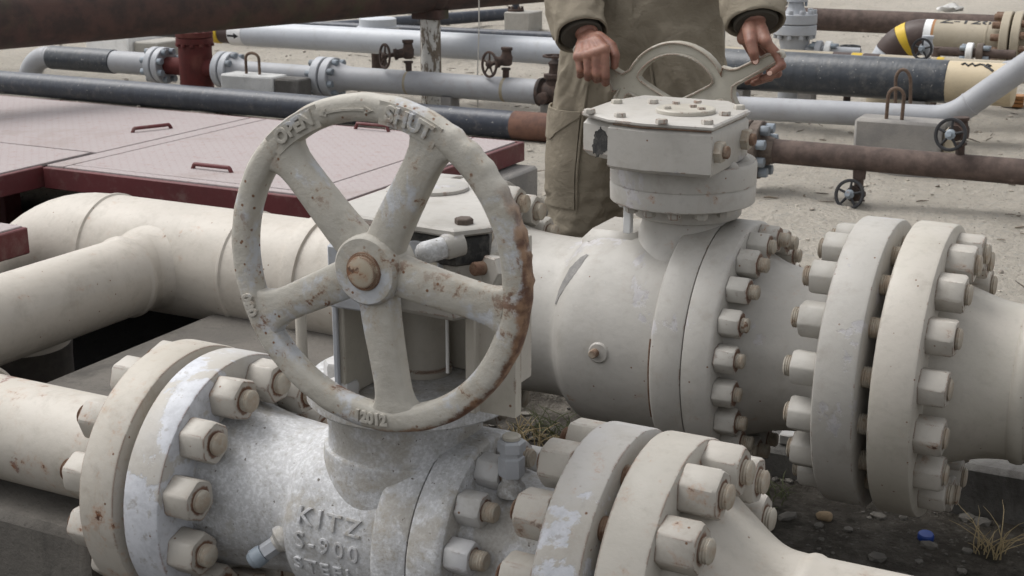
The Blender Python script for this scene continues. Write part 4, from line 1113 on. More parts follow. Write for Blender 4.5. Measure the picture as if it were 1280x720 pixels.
# short block with rod loop near the strainer
def loop(T, o, w, h, r=.008, n=8, lean=(0, 0, 0)):
    o = Vector(o); lean = Vector(lean)
    pts = [o+Vector((-w, 0, -.03)), o+Vector((-w, 0, h*.6))] + [o+Vector((-w*math.cos(PI*k/n), 0, h*.72+h*.28*math.sin(PI*k/n))) for k in range(n+1)] + [o+Vector((w, 0, h*.6)), o+Vector((w, 0, -.03))]
    pts = [p+lean*max(0, (p.z-o.z))/h for p in pts]
    return T.part('lifting_loop', MB().tube(pts, r, 8), M['rod'])
T = Thing('concrete_block', 'low whitewashed concrete block with a bent rod loop below the grey pipe near the strainer', 'concrete block', (-4.7, 6.15, G))
T.part('block', MB().box(-4.925, -4.57, 6.12, 6.27, .06, .318, .01), M['conc_white'])
T.part('dark_end', MB().box(-4.567, -4.41, 6.13, 6.26, .06, .312, .01), M['conc_dark'])
loop(T, (-4.75, 6.19, .318), .045, .115)
# old big pipe overhead and its post
def lerp(a, b, t): return Vector(a)*(1-t)+Vector(b)*t
r0 = Vector((-4.83, 4.47, .75)); r1 = S(537, -17, 6.60); dr = (r1-r0)
T = Thing('rusty_pipe', 'old thick brown pipe crossing the top left of the photo over a white post', 'pipe', r0)
T.part('pipe', MB().tube([r0+dr*t for t in (-2.2, -1.2, -.5, 0, .5, 1, 1.5, 2.2)], .135, 56), M['rustpipe_top'])
T.part('saddle', MB().ring(r0+dr*1.0, dr, .136, sec(.006, .035), 48), M['rustpipe_top'])
pp = r0+dr
T = Thing('post', 'white painted peeling post standing under the thick brown pipe', 'post', (pp.x, pp.y, .1))
T.part('column', MB().lathe((pp.x, pp.y, .05), Zu, [(0, .056), (.01, .058), (pp.z-.25, .055), (pp.z-.21, .054)], 28, jit=.003), M['post'])
T.part('cradle', MB().box(pp.x-.085, pp.x+.085, pp.y-.06, pp.y+.06, pp.z-.172, pp.z-.12, .006), M['rustpipe_top'])
wq = 6.5
w0 = S(597, 98, wq); w1 = S(599, -60, wq)
single('hanging_wire', MB().tube([(w0.x, wq, G-.03), (w0.x, wq, .35), (w1.x-.004, wq, .6), (w1.x, wq, 1.1)], .0035, 8), M['wire'], 'thin pale wire stake standing upright left of the worker', 'wire', (w0.x, wq, G))
# ---------------- right hand side
q = 6.85; z = .415
T = Thing('wrapped_pipe', 'thick dark wrapped pipe with a cream right end marked by scribbles', 'pipe', (-1.7, q, .12))
T.part('dark_wrap', MB().lathe((-2.62, q, z), X, [(0, .095), (.01, .1015), (1.455, .1015), (1.459, .098)], 56, jit=.0015), M['tape'])
T.part('cream_end', MB().lathe((-1.165, q, z), X, [(0, .099), (.02, .0995), (.30, .0995), (.305, .09)], 56), M['cream'])
def rip(d, s, r):
    a = math.radians(118)+s/r; return Vector((d, q+r*math.cos(a), z+r*math.sin(a)))
sc_ = MB(); rr_ = random.Random(3)
x = -1.09
path = [(-1.10, .0), (-1.088, -.014), (-1.07, .006), (-1.055, -.016), (-1.04, .004), (-1.02, -.012), (-1.00, -.008), (-.985, .010), (-.97, -.004), (-.985, -.014), (-.995, .002), (-.975, .014), (-.955, .03)]
sc_.tube([rip(a, b, .0998) for a, b in path], .0065, 6)
T.part('scribble', sc_, M['black'])
for xx in (-2.2, -1.3): T.part('pipe_support', MB().box(xx-.05, xx+.05, q-.07, q+.07, .05, z-.095), M['conc'])
# thin beige pipe with bands just behind
q = 7.45; z = .405
T = Thing('banded_pipe', 'thin beige pipe with brown and yellow bands lying behind the thick dark pipe', 'pipe', (-1.5, q, .12))
pipe_run(T, 'pipe', [(-2.7, q, z), (-.6, q, z)], .055, M['tan'])
for a, b, m in ((-1.87, -1.77, 'brown'), (-1.77, -1.71, 'yellow'), (-1.71, -1.62, 'brown'), (-1.33, -1.29, 'yellow')): band(T, a, b, .0565, M[m])
for xx in (-2.0,): T.part('pipe_support', MB().box(xx-.04, xx+.04, q-.05, q+.05, .05, z-.05), M['conc'])
tx = text_mesh('Z-3', .06, .0008)
def fnt(p):
    r = .0565; a = math.radians(100) + (-p.y)/r
    return (-1.03+p.x, q+(r+p.z)*math.cos(a), z+(r+p.z)*math.sin(a))
# grey S bend pipe
q = 6.3; z = .305; r = .054
T = Thing('bent_pipe', 'light grey pipe bending upward at the right edge of the photo', 'pipe', (-1.3, q, .12))
ang = math.radians(40); R = .24
c1 = Vector((-1.14, q, z+R)); pts = [(-2.05, q, z), (-1.5, q, z+.012)] + [c1+Vector((R*math.sin(ang*k/8), 0, -R*math.cos(ang*k/8)+.02)) for k in range(9)]
e = Vector((math.cos(ang), 0, math.sin(ang))); pts = [Vector(p) for p in pts]; pts += [pts[-1]+e*.42]
T.part('pipe', MB().tube(pts, r, 40), M['grey'])
wl = pts[-2]+e*.02; T.part('weld_ring', MB().ring(wl, e, r, sec(.003, .004), 40), M['grey'])
ee = pts[-1]; T.part('pipe', MB().tube([ee-e*.005, ee+Vector((.10, 0, .05)), ee+Vector((.5, 0, .06))], r, 40), M['grey'])
for xx in (-1.3,): T.part('pipe_support', MB().box(xx-.04, xx+.04, q-.04, q+.04, .05, z-.048), M['conc'])
T.part('end_flange', MB().lathe((-2.06, q, z), X, [(0, .075), (.03, .075), (.031, .06)], 32), M['grey_valve'])
# concrete blocks with loops
T = Thing('concrete_block', 'dark weathered concrete block with a rod loop in front of the bending grey pipe', 'concrete block', (-1.2, 6.05, G))
T.part('block', MB().box(-1.392, -1.027, 5.98, 6.14, .08, .348, .012), M['conc'])
T.part('end_block', MB().box(-1.024, -.975, 6.02, 6.14, .08, .32, .01), M['tan'])
loop(T, (-1.235, 6.03, .348), .033, .135, lean=(.006, -.02, 0))
b0 = S(1095, 127, 6.58)
T = Thing('concrete_slab', 'pale flat slab with a taller rod loop below the thick dark pipe', 'concrete slab', (-1.28, 6.6, G))
T.part('slab', MB().box(-1.44, -1.12, 6.52, 6.70, .26, .300, .008), M['conc_pale'])
T.part('base', MB().box(-1.42, -1.14, 6.54, 6.68, .08, .2595, .008), M['conc'])
loop(T, (-1.305, 6.56, .30), .034, .20, lean=(-.008, -.03, 0))
# rusty pipe with dark flange
q = 5.32; z = .30
T = Thing('rusty_pipe', 'brown rusty pipe with a dark flange right of the pale gearbox', 'pipe', (-1, q, .12))
pipe_run(T, 'pipe', [(-1.60, q, z), (-1.0, q, z), (-.4, q, z), (.6, q, z)], .048, M['rustpipe'])
disc(T, (-1.685, q, z), X, .042, .115, M['dark_flange']); disc(T, (-1.636, q, z), X, .042, .115, M['dark_flange'])
T.part('neck', MB().lathe((-1.594, q, z), X, [(0, .065), (.05, .05)], 32), M['dark_flange'])
bolts_on(T, (-1.594, q, z), X, .090, 8, .036, .034, M['steel_blue'], .39)
bolts_on(T, (-1.685, q, z), (-1, 0, 0), .090, 8, .036, .034, M['steel_blue'], .39)
pipe_run(T, 'pipe', [(-2.3, q, z), (-1.68, q, z)], .048, M['rustpipe'])
for xx in (-2.1, -.15, .5): T.part('pipe_support', MB().box(xx-.03, xx+.03, q-.04, q+.04, .05, z-.046), M['conc'])
T.part('drain_stub', MB().lathe((-1.205, q, z-.03), (0, 0, -1), [(0, .026), (.05, .024), (.052, .018), (.075, .018)], 20), M['rustpipe'])
small_valve('small valve with black wheel hanging below the brown rusty pipe', (-1.205, q, z-.095), (-1.205, q-.01, .135), (-1.222, q-.07, .170), (-.15, -.95, .28), .054, M['rust_valve'], M['black'], M['steel_blue'], group='small black wheeled valves on the brown pipe')
small_valve('small valve with black wheel standing on top of the brown rusty pipe', (-.838, q, z+.042), (-.845, q, .485), (-.866, q-.075, .430), (-.22, -.95, .2), .056, M['rust_valve'], M['black'], M['steel_blue'], group='small black wheeled valves on the brown pipe')
# far brown pipe, elbow line marked Z-126
T = Thing('rusty_pipe', 'far dark brown pipe running behind the grey flanged valve', 'pipe', (-2, 9.3, .12))
zz = .46
pipe_run(T, 'pipe', [(-3.6, 9.3, zz), (-2.2, 9.3, zz), (-1.35, 9.3, zz), (.4, 9.3, zz)], .073, M['rustpipe'])
for xx in (-2.55, -1.0): T.part('pipe_support', MB().box(xx-.04, xx+.04, 9.25, 9.35, .05, zz-.07), M['tan'])
q = 8.0; z = .505; r = .098
T = Thing('elbow_pipe', 'tan pipe marked Z-126 with a banded elbow going down on its left', 'pipe', (-1.4, q, .12))
T.part('pipe', MB().tube([(-1.46, q, z), (-1.09, q, z)], r, 48), M['tan'])
T.part('weld_ring', MB().ring((-1.17, q, z), X, r, sec(.003, .006), 48), M['tan'])
R = .205; cc = Vector((-1.50, q, z-R))
def elb(a0, a1, rr, mat, name='elbow', n=8):
    return T.part(name, MB().tube(arc(cc, R, math.radians(a0), math.radians(a1), n, X, Zu), rr, 48), mat)
T.part('band', MB().lathe((-1.50, q, z), X, [(0, r+.0005), (.04, r+.0005)], 48), M['white'])
T.part('band', MB().lathe((-1.459, q, z), X, [(0, r+.0003), (.014, r+.0003)], 48), M['orange'])
elb(90, 112, r+.001, M['brown'], 'band'); elb(112, 124, r+.001, M['yellow'], 'band'); elb(124, 150, r+.001, M['brown'], 'band'); elb(150, 168, r+.001, M['grey_bright'], 'band'); elb(168, 182, r, M['tan'])
T.part('riser', MB().tube([(-1.705, q, z-R+.005), (-1.705, q, -.05)], r, 48), M['tan'])
tm = text_mesh('Z-126', .088, .0008, 0, .0012)
warp(tm, lambda p: (-1.285+p.x*1.25, q+(r+.0005+p.z)*math.cos(math.radians(104)-p.y/r), z+(r+.0005+p.z)*math.sin(math.radians(104)-p.y/r)))
# letters read from the front: y up the pipe
T.part('marking', tm, M['black'])
disc(T, (-1.092, q, z), X, .045, .16, M['tan']); disc(T, (-1.035, q, z), X, .045, .16, M['tan'])
bolts_on(T, (-1.092, q, z), (-1, 0, 0), .135, 12, .036, .045, M['stud'], .2)
bolts_on(T, (-.990, q, z), X, .135, 12, .036, .045, M['stud'], .2)
T.part('pipe', MB().tube([(-.99, q, z), (.4, q, z)], r, 48), M['tan'])
T.part('pipe_support', MB().box(-.8, -.7, q-.08, q+.08, .05, z-.09), M['conc'])
# grey gate valve
c = Vector((-2.135, 7.62, .12))
T = Thing('gate_valve', 'grey bolted gate valve with a rising yoke behind the worker hand', 'valve', c)
T.part('body', MB().lathe(c, Zu, [(-.06, .075), (.34, .075), (.36, .082), (.405, .085)], 36), M['grey_valve'])
disc(T, c+Vector((0, 0, .405)), Zu, .055, .118, M['grey_valve']); disc(T, c+Vector((0, 0, .464)), Zu, .055, .118, M['grey_valve'], 'bonnet')
bolts_on(T, c+Vector((0, 0, .405)), (0, 0, -1), .10, 10, .026, .022, M['grey_valve'])
bolts_on(T, c+Vector((0, 0, .519)), Zu, .10, 10, .026, .022, M['grey_valve'])
T.part('packing', MB().lathe(c+Vector((0, 0, .519)), Zu, [(0, .06), (.03, .045), (.06, .04), (.065, .062), (.085, .062), (.09, .03)], 28), M['grey_valve'])
for s_ in (-1, 1):
    T.part('yoke_arm', MB().obox(c+Vector((s_*.034, 0, .69)), X, (0, 1, 0), Zu, .008, .02, .10), M['grey_valve'])
    T.part('gland_bolt', MB().tube([c+Vector((s_*.055, 0, .56)), c+Vector((s_*.055, 0, .66))], .008, 8), M['steel_blue'])
T.part('stem', MB().tube([c+Vector((0, 0, .60)), c+Vector((0, 0, 1.0))], .014, 12), M['grey_bright'])
T.part('yoke_top', MB().lathe(c+Vector((0, 0, .79)), Zu, [(0, .05), (.05, .05), (.06, .03)], 24), M['grey_valve'])
hwg = T.part('handwheel', MB().ring(c+Vector((0, 0, .9)), Zu, .15, sec(.012, .012), 48), M['grey_valve'])
for k in range(4): T.part('spoke', MB().tube([c+Vector((0, 0, .9)), c+Vector((.15*math.cos(k*PI/2), .15*math.sin(k*PI/2), .9))], .009, 8), M['grey_valve'], hwg)
# small flange pairs and wheels behind the thick pipe
def mini_flange(label, d, q, z, mats, grp='small flange pairs behind the thick pipe'):
    T = Thing('flange_pair', label, 'flange', (d, q, G), grp)
    disc(T, (d-.045, q, z), X, .034, .052, mats[0]); disc(T, (d+.008, q, z), X, .034, .052, mats[1])
    T.part('pipe', MB().tube([(d-.2, q, z), (d+.2, q, z)], .024, 20), mats[2])
    bolts_on(T, (d+.042, q, z), X, .038, 4, .024, .03, M['steel_blue'], .7); bolts_on(T, (d-.045, q, z), (-1, 0, 0), .038, 4, .024, .03, M['steel_blue'], .7)
    T.part('pipe_leg', MB().tube([(d-.2, q, z+.02), (d-.2, q, .05)], .024, 16), mats[2])
p = S(1030, 63, 7.62); mini_flange('small pale flange pair just right of the grey gate valve', p.x, 7.62, p.z, (M['grey_valve'], M['white'], M['grey_valve']))
p = S(1208, 73, 7.35); mini_flange('small white and rusty flange pair below the tan pipe', p.x, 7.62, p.z-.0, (M['white'], M['dark_flange'], M['rustpipe']))
p = S(1063, 58, 7.7)
T = Thing('gate_valve', 'small dark valve with a flat black wheel between two flange pairs', 'valve', (p.x, 7.7, G))
T.part('body', MB().lathe((p.x, 7.7, .05), Zu, [(0, .02), (p.z-.13, .02), (p.z-.12, .03), (p.z-.09, .03), (p.z-.06, .012), (p.z-.05, .008)], 16), M['rust_valve'])
w = T.part('handwheel', MB().ring((p.x, 7.7, p.z), Zu, .05, sec(.007, .006), 32), M['black'])
for k in range(3): T.part('spoke', MB().tube([(p.x, 7.7, p.z), (p.x+.05*math.cos(k*2.09), 7.7+.05*math.sin(k*2.09), p.z)], .006, 8), M['black'], w)
p = S(1155, 60, 7.35)
small_valve('small valve with an upright dark wheel in front of the tan elbow', (p.x+.01, 7.38, p.z-.11), (p.x+.01, 7.38, p.z+.06), (p.x, 7.30, p.z), (-.2, -.95, .1), .050, M['grey_valve'], M['black'], M['steel_blue'])
p = S(1270, 80, 7.2)
T = Thing('bent_pipe', 'small grey curved pipe end below the tan flange at the right edge', 'pipe', (p.x, 7.2, G))
T.part('pipe', MB().tube([(p.x-.07, 7.46, p.z-.06), (p.x-.068, 7.30, p.z-.035), (p.x-.05, 7.22, p.z-.012), (p.x, 7.2, p.z), (p.x+.5, 7.2, p.z)], .022, 20), M['grey'])
# things partly hidden behind the worker
T = Thing('thin_pipe', 'pale grey pipe ending close behind the right side of the worker', 'pipe', (-2.9, 8.6, G))
p = S(912, 17, 8.6); pipe_run(T, 'pipe', [(-3.5, 8.6, p.z), (p.x+.08, 8.6, p.z)], .030, M['grey_bright']); T.part('pipe_support', MB().box(-2.95, -2.87, 8.56, 8.64, .04, p.z-.028), M['conc'])
p = S(912, 29, 8.4); T = Thing('thin_pipe', 'dark thin pipe below the pale grey one behind the worker', 'pipe', (-2.9, 8.4, G))
pipe_run(T, 'pipe', [(-3.5, 8.4, p.z), (p.x+.14, 8.4, p.z)], .022, M['navy']); T.part('pipe_support', MB().box(-2.9, -2.84, 8.37, 8.43, .04, p.z-.02), M['conc'])
# ---------------- litter and plants
rnd = random.Random(11)
def tuft(name, label, c, n, h, mat, spread=.05, cat='plant', wide=.003):
    mb = MB()
    for k in range(n):
        a = rnd.uniform(0, 6.28); l = h*rnd.uniform(.4, 1); b = rnd.uniform(.3, 1.25)
        p0 = Vector(c)+Vector((rnd.uniform(-1, 1)*spread*.4, rnd.uniform(-1, 1)*spread*.4, -.008)); e = Vector((math.cos(a), math.sin(a), 0))
        pts = [p0 + e*(l*b*t*t*.9) + Vector((0, 0, l*(t-.35*b*t*t))) for t in (0, .3, .6, .85, 1)]
        pts = [pts[0]] + [p+Vector((mnoise.noise(p*25), mnoise.noise(p*25+Vector((3, 3, 3))), 0))*.008 for p in pts[1:]]
        mb.tube(pts, [wide*.5, wide*.5, wide*.42, wide*.3, wide*.12], 4)
    return single(name, mb, mat, label, cat, c)
g = SZ(1237, 690, .0); g.z = ground_h(g.x, g.y)
tuft('grass_tuft', 'dry straw coloured grass tuft on dark soil at lower right', g, 30, .12, M['straw'], .07, 'plant', .0022)
for i, (px, nm) in enumerate((((690, 545), 'weedy green tuft growing between the two valve bodies'), ((955, 622), 'sparse weed on the soil right of the near bolted flange'))):
    g = SZ(*px, 0); g.z = ground_h(g.x, g.y); tuft('weed', nm, g, 60 if i == 0 else 34, .10 if i == 0 else .07, M['weed'], .16 if i == 0 else .12)
g = SZ(665, 560, 0); tuft('grass_tuft', 'dry dead grass lying below the body of the large valve', Vector((g.x, g.y, ground_h(g.x, g.y))), 60, .09, M['straw'], .2)
g = SZ(1157, 672, 0); g.z = ground_h(g.x, g.y)
single('bottle_cap', MB().lathe(g+Vector((0, 0, .003)), (.05, -.1, 1), [(0, .0165), (.001, .017), (.010, .0165), (.0125, .0145), (.013, .004)], 28), M['glass_blue'], 'blue plastic bottle cap lying on the dark soil', 'bottle cap', g)
g = SZ(1031, 650, 0); g.z = ground_h(g.x, g.y)
st = MB().sphere(g+Vector((0, 0, .008)), .017, 12, 8, (1.1, .8, .7)); [p.__iadd__(Vector((mnoise.noise(p*60), mnoise.noise(p*60+Vector((9, 0, 0))), 0))*.004) for p in st.v]
single('stone', st, m_concrete('tan_stone', (.33, .25, .16), (.27, .20, .13), (.2, .15, .1)), 'tan stone on the dark soil below the thick flanges', 'stone', g)
g = S(1000, 545, 2.95)
single('metal_bracket', MB().obox(g, (1, .2, -.05), (0, 1, .1), (0, 0, 1), .04, .03, .012).obox(g+Vector((.0, .02, .013)), (1, .1, 0), (0, 1, 0), Zu, .03, .008, .004), M['nut_grey'], 'small pale metal bracket behind the large valve neck', 'bracket', (g.x, g.y, g.z-.02))
single('concrete_footing', MB().box(g.x-.16, g.x+.14, 2.90, 3.10, -.03, g.z-.013, .02), M['conc_dark'], 'dark concrete footing under the large valve neck', 'concrete block', (g.x, 3.0, 0))
p = SZ(1188, 14, G)
mb = MB().sphere(p+Vector((0, 0, .03)), .08, 18, 10, (1.6, .8, .4))
mb.v = [v_+Vector((mnoise.noise(v_*17), mnoise.noise(v_*17+Vector((5, 5, 5))), mnoise.noise(v_*14+Vector((1, 7, 3)))))*.05 for v_ in mb.v]
single('plastic_bag', mb, M['soil_bit'], 'crumpled white plastic litter on the sand at top right', 'litter', p)
for k, (px, l, an, lab) in enumerate((((1215, 205), .14, .4, 'pale wooden splinter on the sand right of the black wheeled valve'), ((560, 60), .3, .2, None), ((1265, 133), .12, .1, 'small stack of brown boards at the right edge'))):
    if lab is None: continue
    p = SZ(*px, G); T_ = MB()
    for j in range(1 if k == 0 else 3):
        T_.obox(p+Vector((0, 0, .012+.022*j)), (math.cos(an), math.sin(an), 0), (-math.sin(an), math.cos(an), 0), Zu, l/2, .02 if k == 0 else .05, .009, .002)
    single('board', T_, M['tan'] if k == 0 else M['orange'], lab, 'wood', p)
p = SZ(275, 246//2+8, G)
# ---------------------------------------------------------------- the worker
PQ = 3.27; PX = -1.30
PE = Thing('person', 'worker in khaki coveralls with dark shaded sleeve linings gripping the far handwheel with both hands', 'person', (PX, PQ, G))
def cap_(mb, p0, p1, r0, r1, seg=14):
    p0, p1 = Vector(p0), Vector(p1); L = (p1-p0).length
    if L < 1e-6: return mb
    pr = []
    for i in range(5): a = PI/2*i/4; pr.append((-r0*math.cos(a), max(r0*math.sin(a), 1e-4)))
    for i in range(5): a = PI/2*(1-i/4); pr.append((L+r1*math.cos(a), max(r1*math.sin(a), 1e-4)))
    return mb.lathe(p0, p1-p0, pr, seg)
def chain(mb, pts, rs):
    for i in range(len(pts)-1): cap_(mb, pts[i], pts[i+1], rs[i], rs[i+1])
    return mb
def loft(mb, secs, seg=36):
    return mb.rings([[Vector((cx+rx*math.cos(2*PI*j/seg), cy+ry*math.sin(2*PI*j/seg), z)) for j in range(seg)] for z, cx, cy, rx, ry in secs])
# joints
LW = S(733, 40, 2.985); LE = S(690, -95, 3.17); LS = Vector((-1.505, 3.29, 1.50))
RW = S(943, 22, 2.99); RE = S(905, -110, 3.15); RS = Vector((-1.095, 3.29, 1.50))
RE.x = max(RE.x, -1.03)
# hands ----------------------------------------------------------
def hand(wrist, mcps, fingers, thumb, rs, palm_r, back):
    mb = MB()
    for m in mcps: cap_(mb, wrist, m, palm_r*1.0, palm_r*.80)
    for i in range(len(mcps)-1):
        cap_(mb, mcps[i], mcps[i+1], palm_r*.76, palm_r*.76)
        cap_(mb, wrist*.45+mcps[i]*.55, wrist*.45+mcps[i+1]*.55, palm_r*.95, palm_r*.95)
    for f, r in zip(fingers, rs):
        chain(mb, f, [r*1.12, r*1.06, r*.95, r*.82][:len(f)])
        for p in f[1:-1]: mb.sphere(p, r*1.08)
    chain(mb, thumb, [palm_r*1.05, .0135, .0115, .0095])
    cap_(mb, wrist, back, palm_r*1.25, .030)
    return remesh(mb, .0021, 7, .5)
# viewer's left hand: fist over the left horn
mL = [S(723, 71, 2.905), S(734, 69, 2.897), S(745, 66, 2.894), S(756, 62, 2.897)]
pL = [S(725, 87, 2.898), S(735, 90, 2.890), S(746, 92, 2.888), S(757, 95, 2.892)]
dL = [S(725, 94, 2.928), S(735, 97, 2.925), S(746, 99, 2.924), S(757, 103, 2.925)]
tL = [S(727, 87, 2.965), S(737, 90, 2.965), S(747, 91, 2.965), S(758, 93, 2.965)]
fL = [[a, b, c, d] for a, b, c, d in zip(mL, pL, dL, tL)]
thL = [S(748, 48, 2.955), S(764, 58, 2.94), S(769, 70, 2.925), S(768, 82, 2.922)]
hL = hand(LW, mL, fL, thL, (.0083, .0092, .0098, .0096), .0165, LE*.25+LW*.75)
# viewer's right hand: thumb on top, fingers round the tip of the right horn
mR = [S(957, 52, 2.940), S(951, 49, 2.958), S(940, 48, 2.978), S(929, 48, 2.995)]
fR = [[mR[0], S(972, 69, 2.945), S(977, 82, 2.938), S(965, 90, 2.930)],
      [mR[1], S(972, 76, 2.985), S(972, 92, 2.985), S(953, 98, 2.965)],
      [mR[2], S(964, 80, 3.015), S(962, 97, 3.015), S(942, 104, 2.985)],
      [mR[3], S(945, 76, 3.035), S(950, 96, 3.035), S(934, 103, 3.00)]]
thR = [S(938, 36, 2.96), S(939, 53, 2.925), S(942, 66, 2.918), S(944, 76, 2.925)]
hR = hand(RW, mR, fR, thR, (.0100, .0100, .0094, .0085), .0185, RE*.25+RW*.75)
# body (one continuous surface under the clothes) ---------------
b = MB()
loft(b, [(.80, PX, PQ, .13, .09), (.92, PX, PQ, .165, .105), (1.08, PX, PQ, .150, .10), (1.28, PX, PQ, .165, .105), (1.42, PX, PQ+.01, .175, .10), (1.50, PX, PQ+.015, .15, .08), (1.555, PX, PQ+.01, .07, .06)])
chain(b, [(PX, PQ+.01, 1.5), (PX, PQ-.005, 1.60), (PX, PQ-.015, 1.66)], [.065, .056, .055])
for sx, (sh, el, wr2) in ((-1, (LS, LE, LW)), (1, (RS, RE, RW))):
    chain(b, [(PX+sx*.09, PQ+.01, 1.49), sh, el, el*.55+wr2*.45, wr2], [.07, .058, .042, .040, .029])
    hx = PX+sx*.095
    chain(b, [(hx, PQ, .90), (PX+sx*.135, PQ-.02, .60), (PX+sx*.145, PQ+.01, .24)], [.085, .058, .042])
    chain(b, [(PX+sx*.145, PQ+.02, .20), (PX+sx*.15, PQ-.15, .16)], [.045, .035])
# head
HC = Vector((PX, PQ-.03, 1.745))
b.sphere(HC, .10, 24, 16, (.76, .96, 1.16)); b.sphere(HC+Vector((0, -.025, -.075)), .062, 20, 12, (.86, .95, .80))
chain(b, [HC+Vector((0, -.085, .012)), HC+Vector((0, -.112, -.022))], [.010, .015])
cap_(b, HC+Vector((-.024, -.082, -.066)), HC+Vector((.024, -.082, -.066)), .010, .010)
for sx in (-1, 1):
    b.sphere(HC+Vector((sx*.078, .01, -.005)), .028, 12, 8, (.4, .8, 1.15)); cap_(b, HC+Vector((sx*.016, -.088, .026)), HC+Vector((sx*.046, -.078, .026)), .009, .008)
bm_ = remesh(b, .0075, 6, .5)
bm_.add(hL.v, hL.f); bm_.add(hR.v, hR.f)
body = PE.part('body', bm_, M['skin'], sharp=80)
hr = MB(); hr.sphere(HC+Vector((0, .018, .030)), .104, 28, 18, (.80, .95, 1.02))
hr.v = [p + (p-HC).normalized()*.006*mnoise.noise(p*60) for p in hr.v]
hr.v = [Vector((p.x, max(p.y, HC.y-.065), p.z)) for p in hr.v]
PE.part('hair', hr, M['hair'], body)
for sx in (-1, 1): PE.part('eye', MB().sphere(HC+Vector((sx*.031, -.083, .010)), .0105, 12, 8), M['eye'], body)
def nail(c, n, up_, w, l):
    n = Vector(n).normalized(); up_ = Vector(up_); up_ = (up_-n*up_.dot(n)).normalized(); s_ = n.cross(up_)
    P = []
    for i in range(12):
        a = 2*PI*i/12; P += [c + s_*w*math.cos(a)*1 + up_*l*math.sin(a) + n*(.0012-.0010*abs(math.cos(a))), c + s_*w*math.cos(a)+up_*l*math.sin(a)-n*.002]
    return MB().hull(P)
tdir = (thR[3]-thR[2]).normalized()
PE.part('thumbnail', nail(thR[3]+Vector((.003, -.0090, .002)), (.25, -1, .25), -tdir, .0062, .0085), M['nail'], body)
PE.part('fingernail', nail(fR[0][3]+Vector((-.003, -.0072, -.002)), (-.2, -1, .1), (-1, 0, -.3), .0050, .006), M['nail'], body)
# coverall -------------------------------------------------------
cv = MB()
loft(cv, [(.76, PX, PQ, .12, .10), (.82, PX, PQ, .185, .125), (.93, PX, PQ-.005, .208, .142), (1.05, PX, PQ-.005, .200, .138), (1.12, PX, PQ, .190, .130), (1.28, PX, PQ, .205, .138), (1.42, PX, PQ+.01, .205, .130), (1.50, PX, PQ+.015, .165, .10), (1.56, PX, PQ+.01, .085, .075)])
LEG = {}
for sx in (-1, 1):
    secs = [(.98, PX+sx*.085, PQ, .112, .135), (.86, PX+sx*.105, PQ-.005, .108, .130), (.74, PX+sx*.124, PQ-.012, .104, .118), (.60, PX+sx*.138, PQ-.018, .097, .105), (.48, PX+sx*.143, PQ-.008, .092, .098), (.34, PX+sx*.147, PQ+.008, .088, .095), (.22, PX+sx*.149, PQ+.012, .086, .095), (.165, PX+sx*.149, PQ+.010, .088, .098)]
    LEG[sx] = secs; loft(cv, list(reversed(secs)))
CL = S(727, 44, 2.987); CR = S(945, 29, 2.995)
for sx, sh, el in ((-1, LS, LE), (1, RS, RE)):
    chain(cv, [(PX+sx*.08, PQ+.012, 1.47), sh, sh*.8+el*.2], [.10, .085, .078])
cm = remesh(cv, .0065, 8, .5)
def fold(p):
    arm = p.z > .94 and (abs(p.x-PX) > .215 or p.y < 3.10)
    n = 0
    def rg(v): return (1-abs(mnoise.noise(v))*2.4)
    if arm:
        n = mnoise.noise(Vector((p.x*9+p.z*14, p.y*12, p.z*20-p.x*10)))*.008 + rg(Vector((p.x*8+p.z*9, p.y*10, p.z*17-p.x*9)))*.006 + rg(p*21)*.002
    else:
        lean = (p.x-PX)*3
        n = mnoise.noise(Vector((p.x*13, p.y*13, p.z*3.2+lean)))*.008 + rg(Vector((p.x*11, p.y*11+4, p.z*2.6+lean*1.5)))*.0065 + mnoise.noise(Vector((p.x*8+3, p.y*8, p.z*12-lean*4)))*.005 + rg(Vector((p.x*9, p.y*9, p.z*13-lean*7)))*.004 + rg(p*19)*.002
        # creases gathering at the crotch and knees
        k = math.exp(-((p.z-.84)/.10)**2); n += .010*k*mnoise.noise(Vector((p.x*22, p.z*30+abs(p.x-PX)*60, 2)))
        k = math.exp(-((p.z-.50)/.09)**2); n += .012*k*mnoise.noise(Vector((p.x*9, p.y*9, p.z*36)))
    return n
tmp = cm.mesh('t', (0, 0, 0)); 
cm.v = [v.co + v.normal*fold(v.co) for v in tmp.vertices]; bpy.data.meshes.remove(tmp)
cvo = PE.part('coverall', cm, M['cloth'], body, sharp=80)
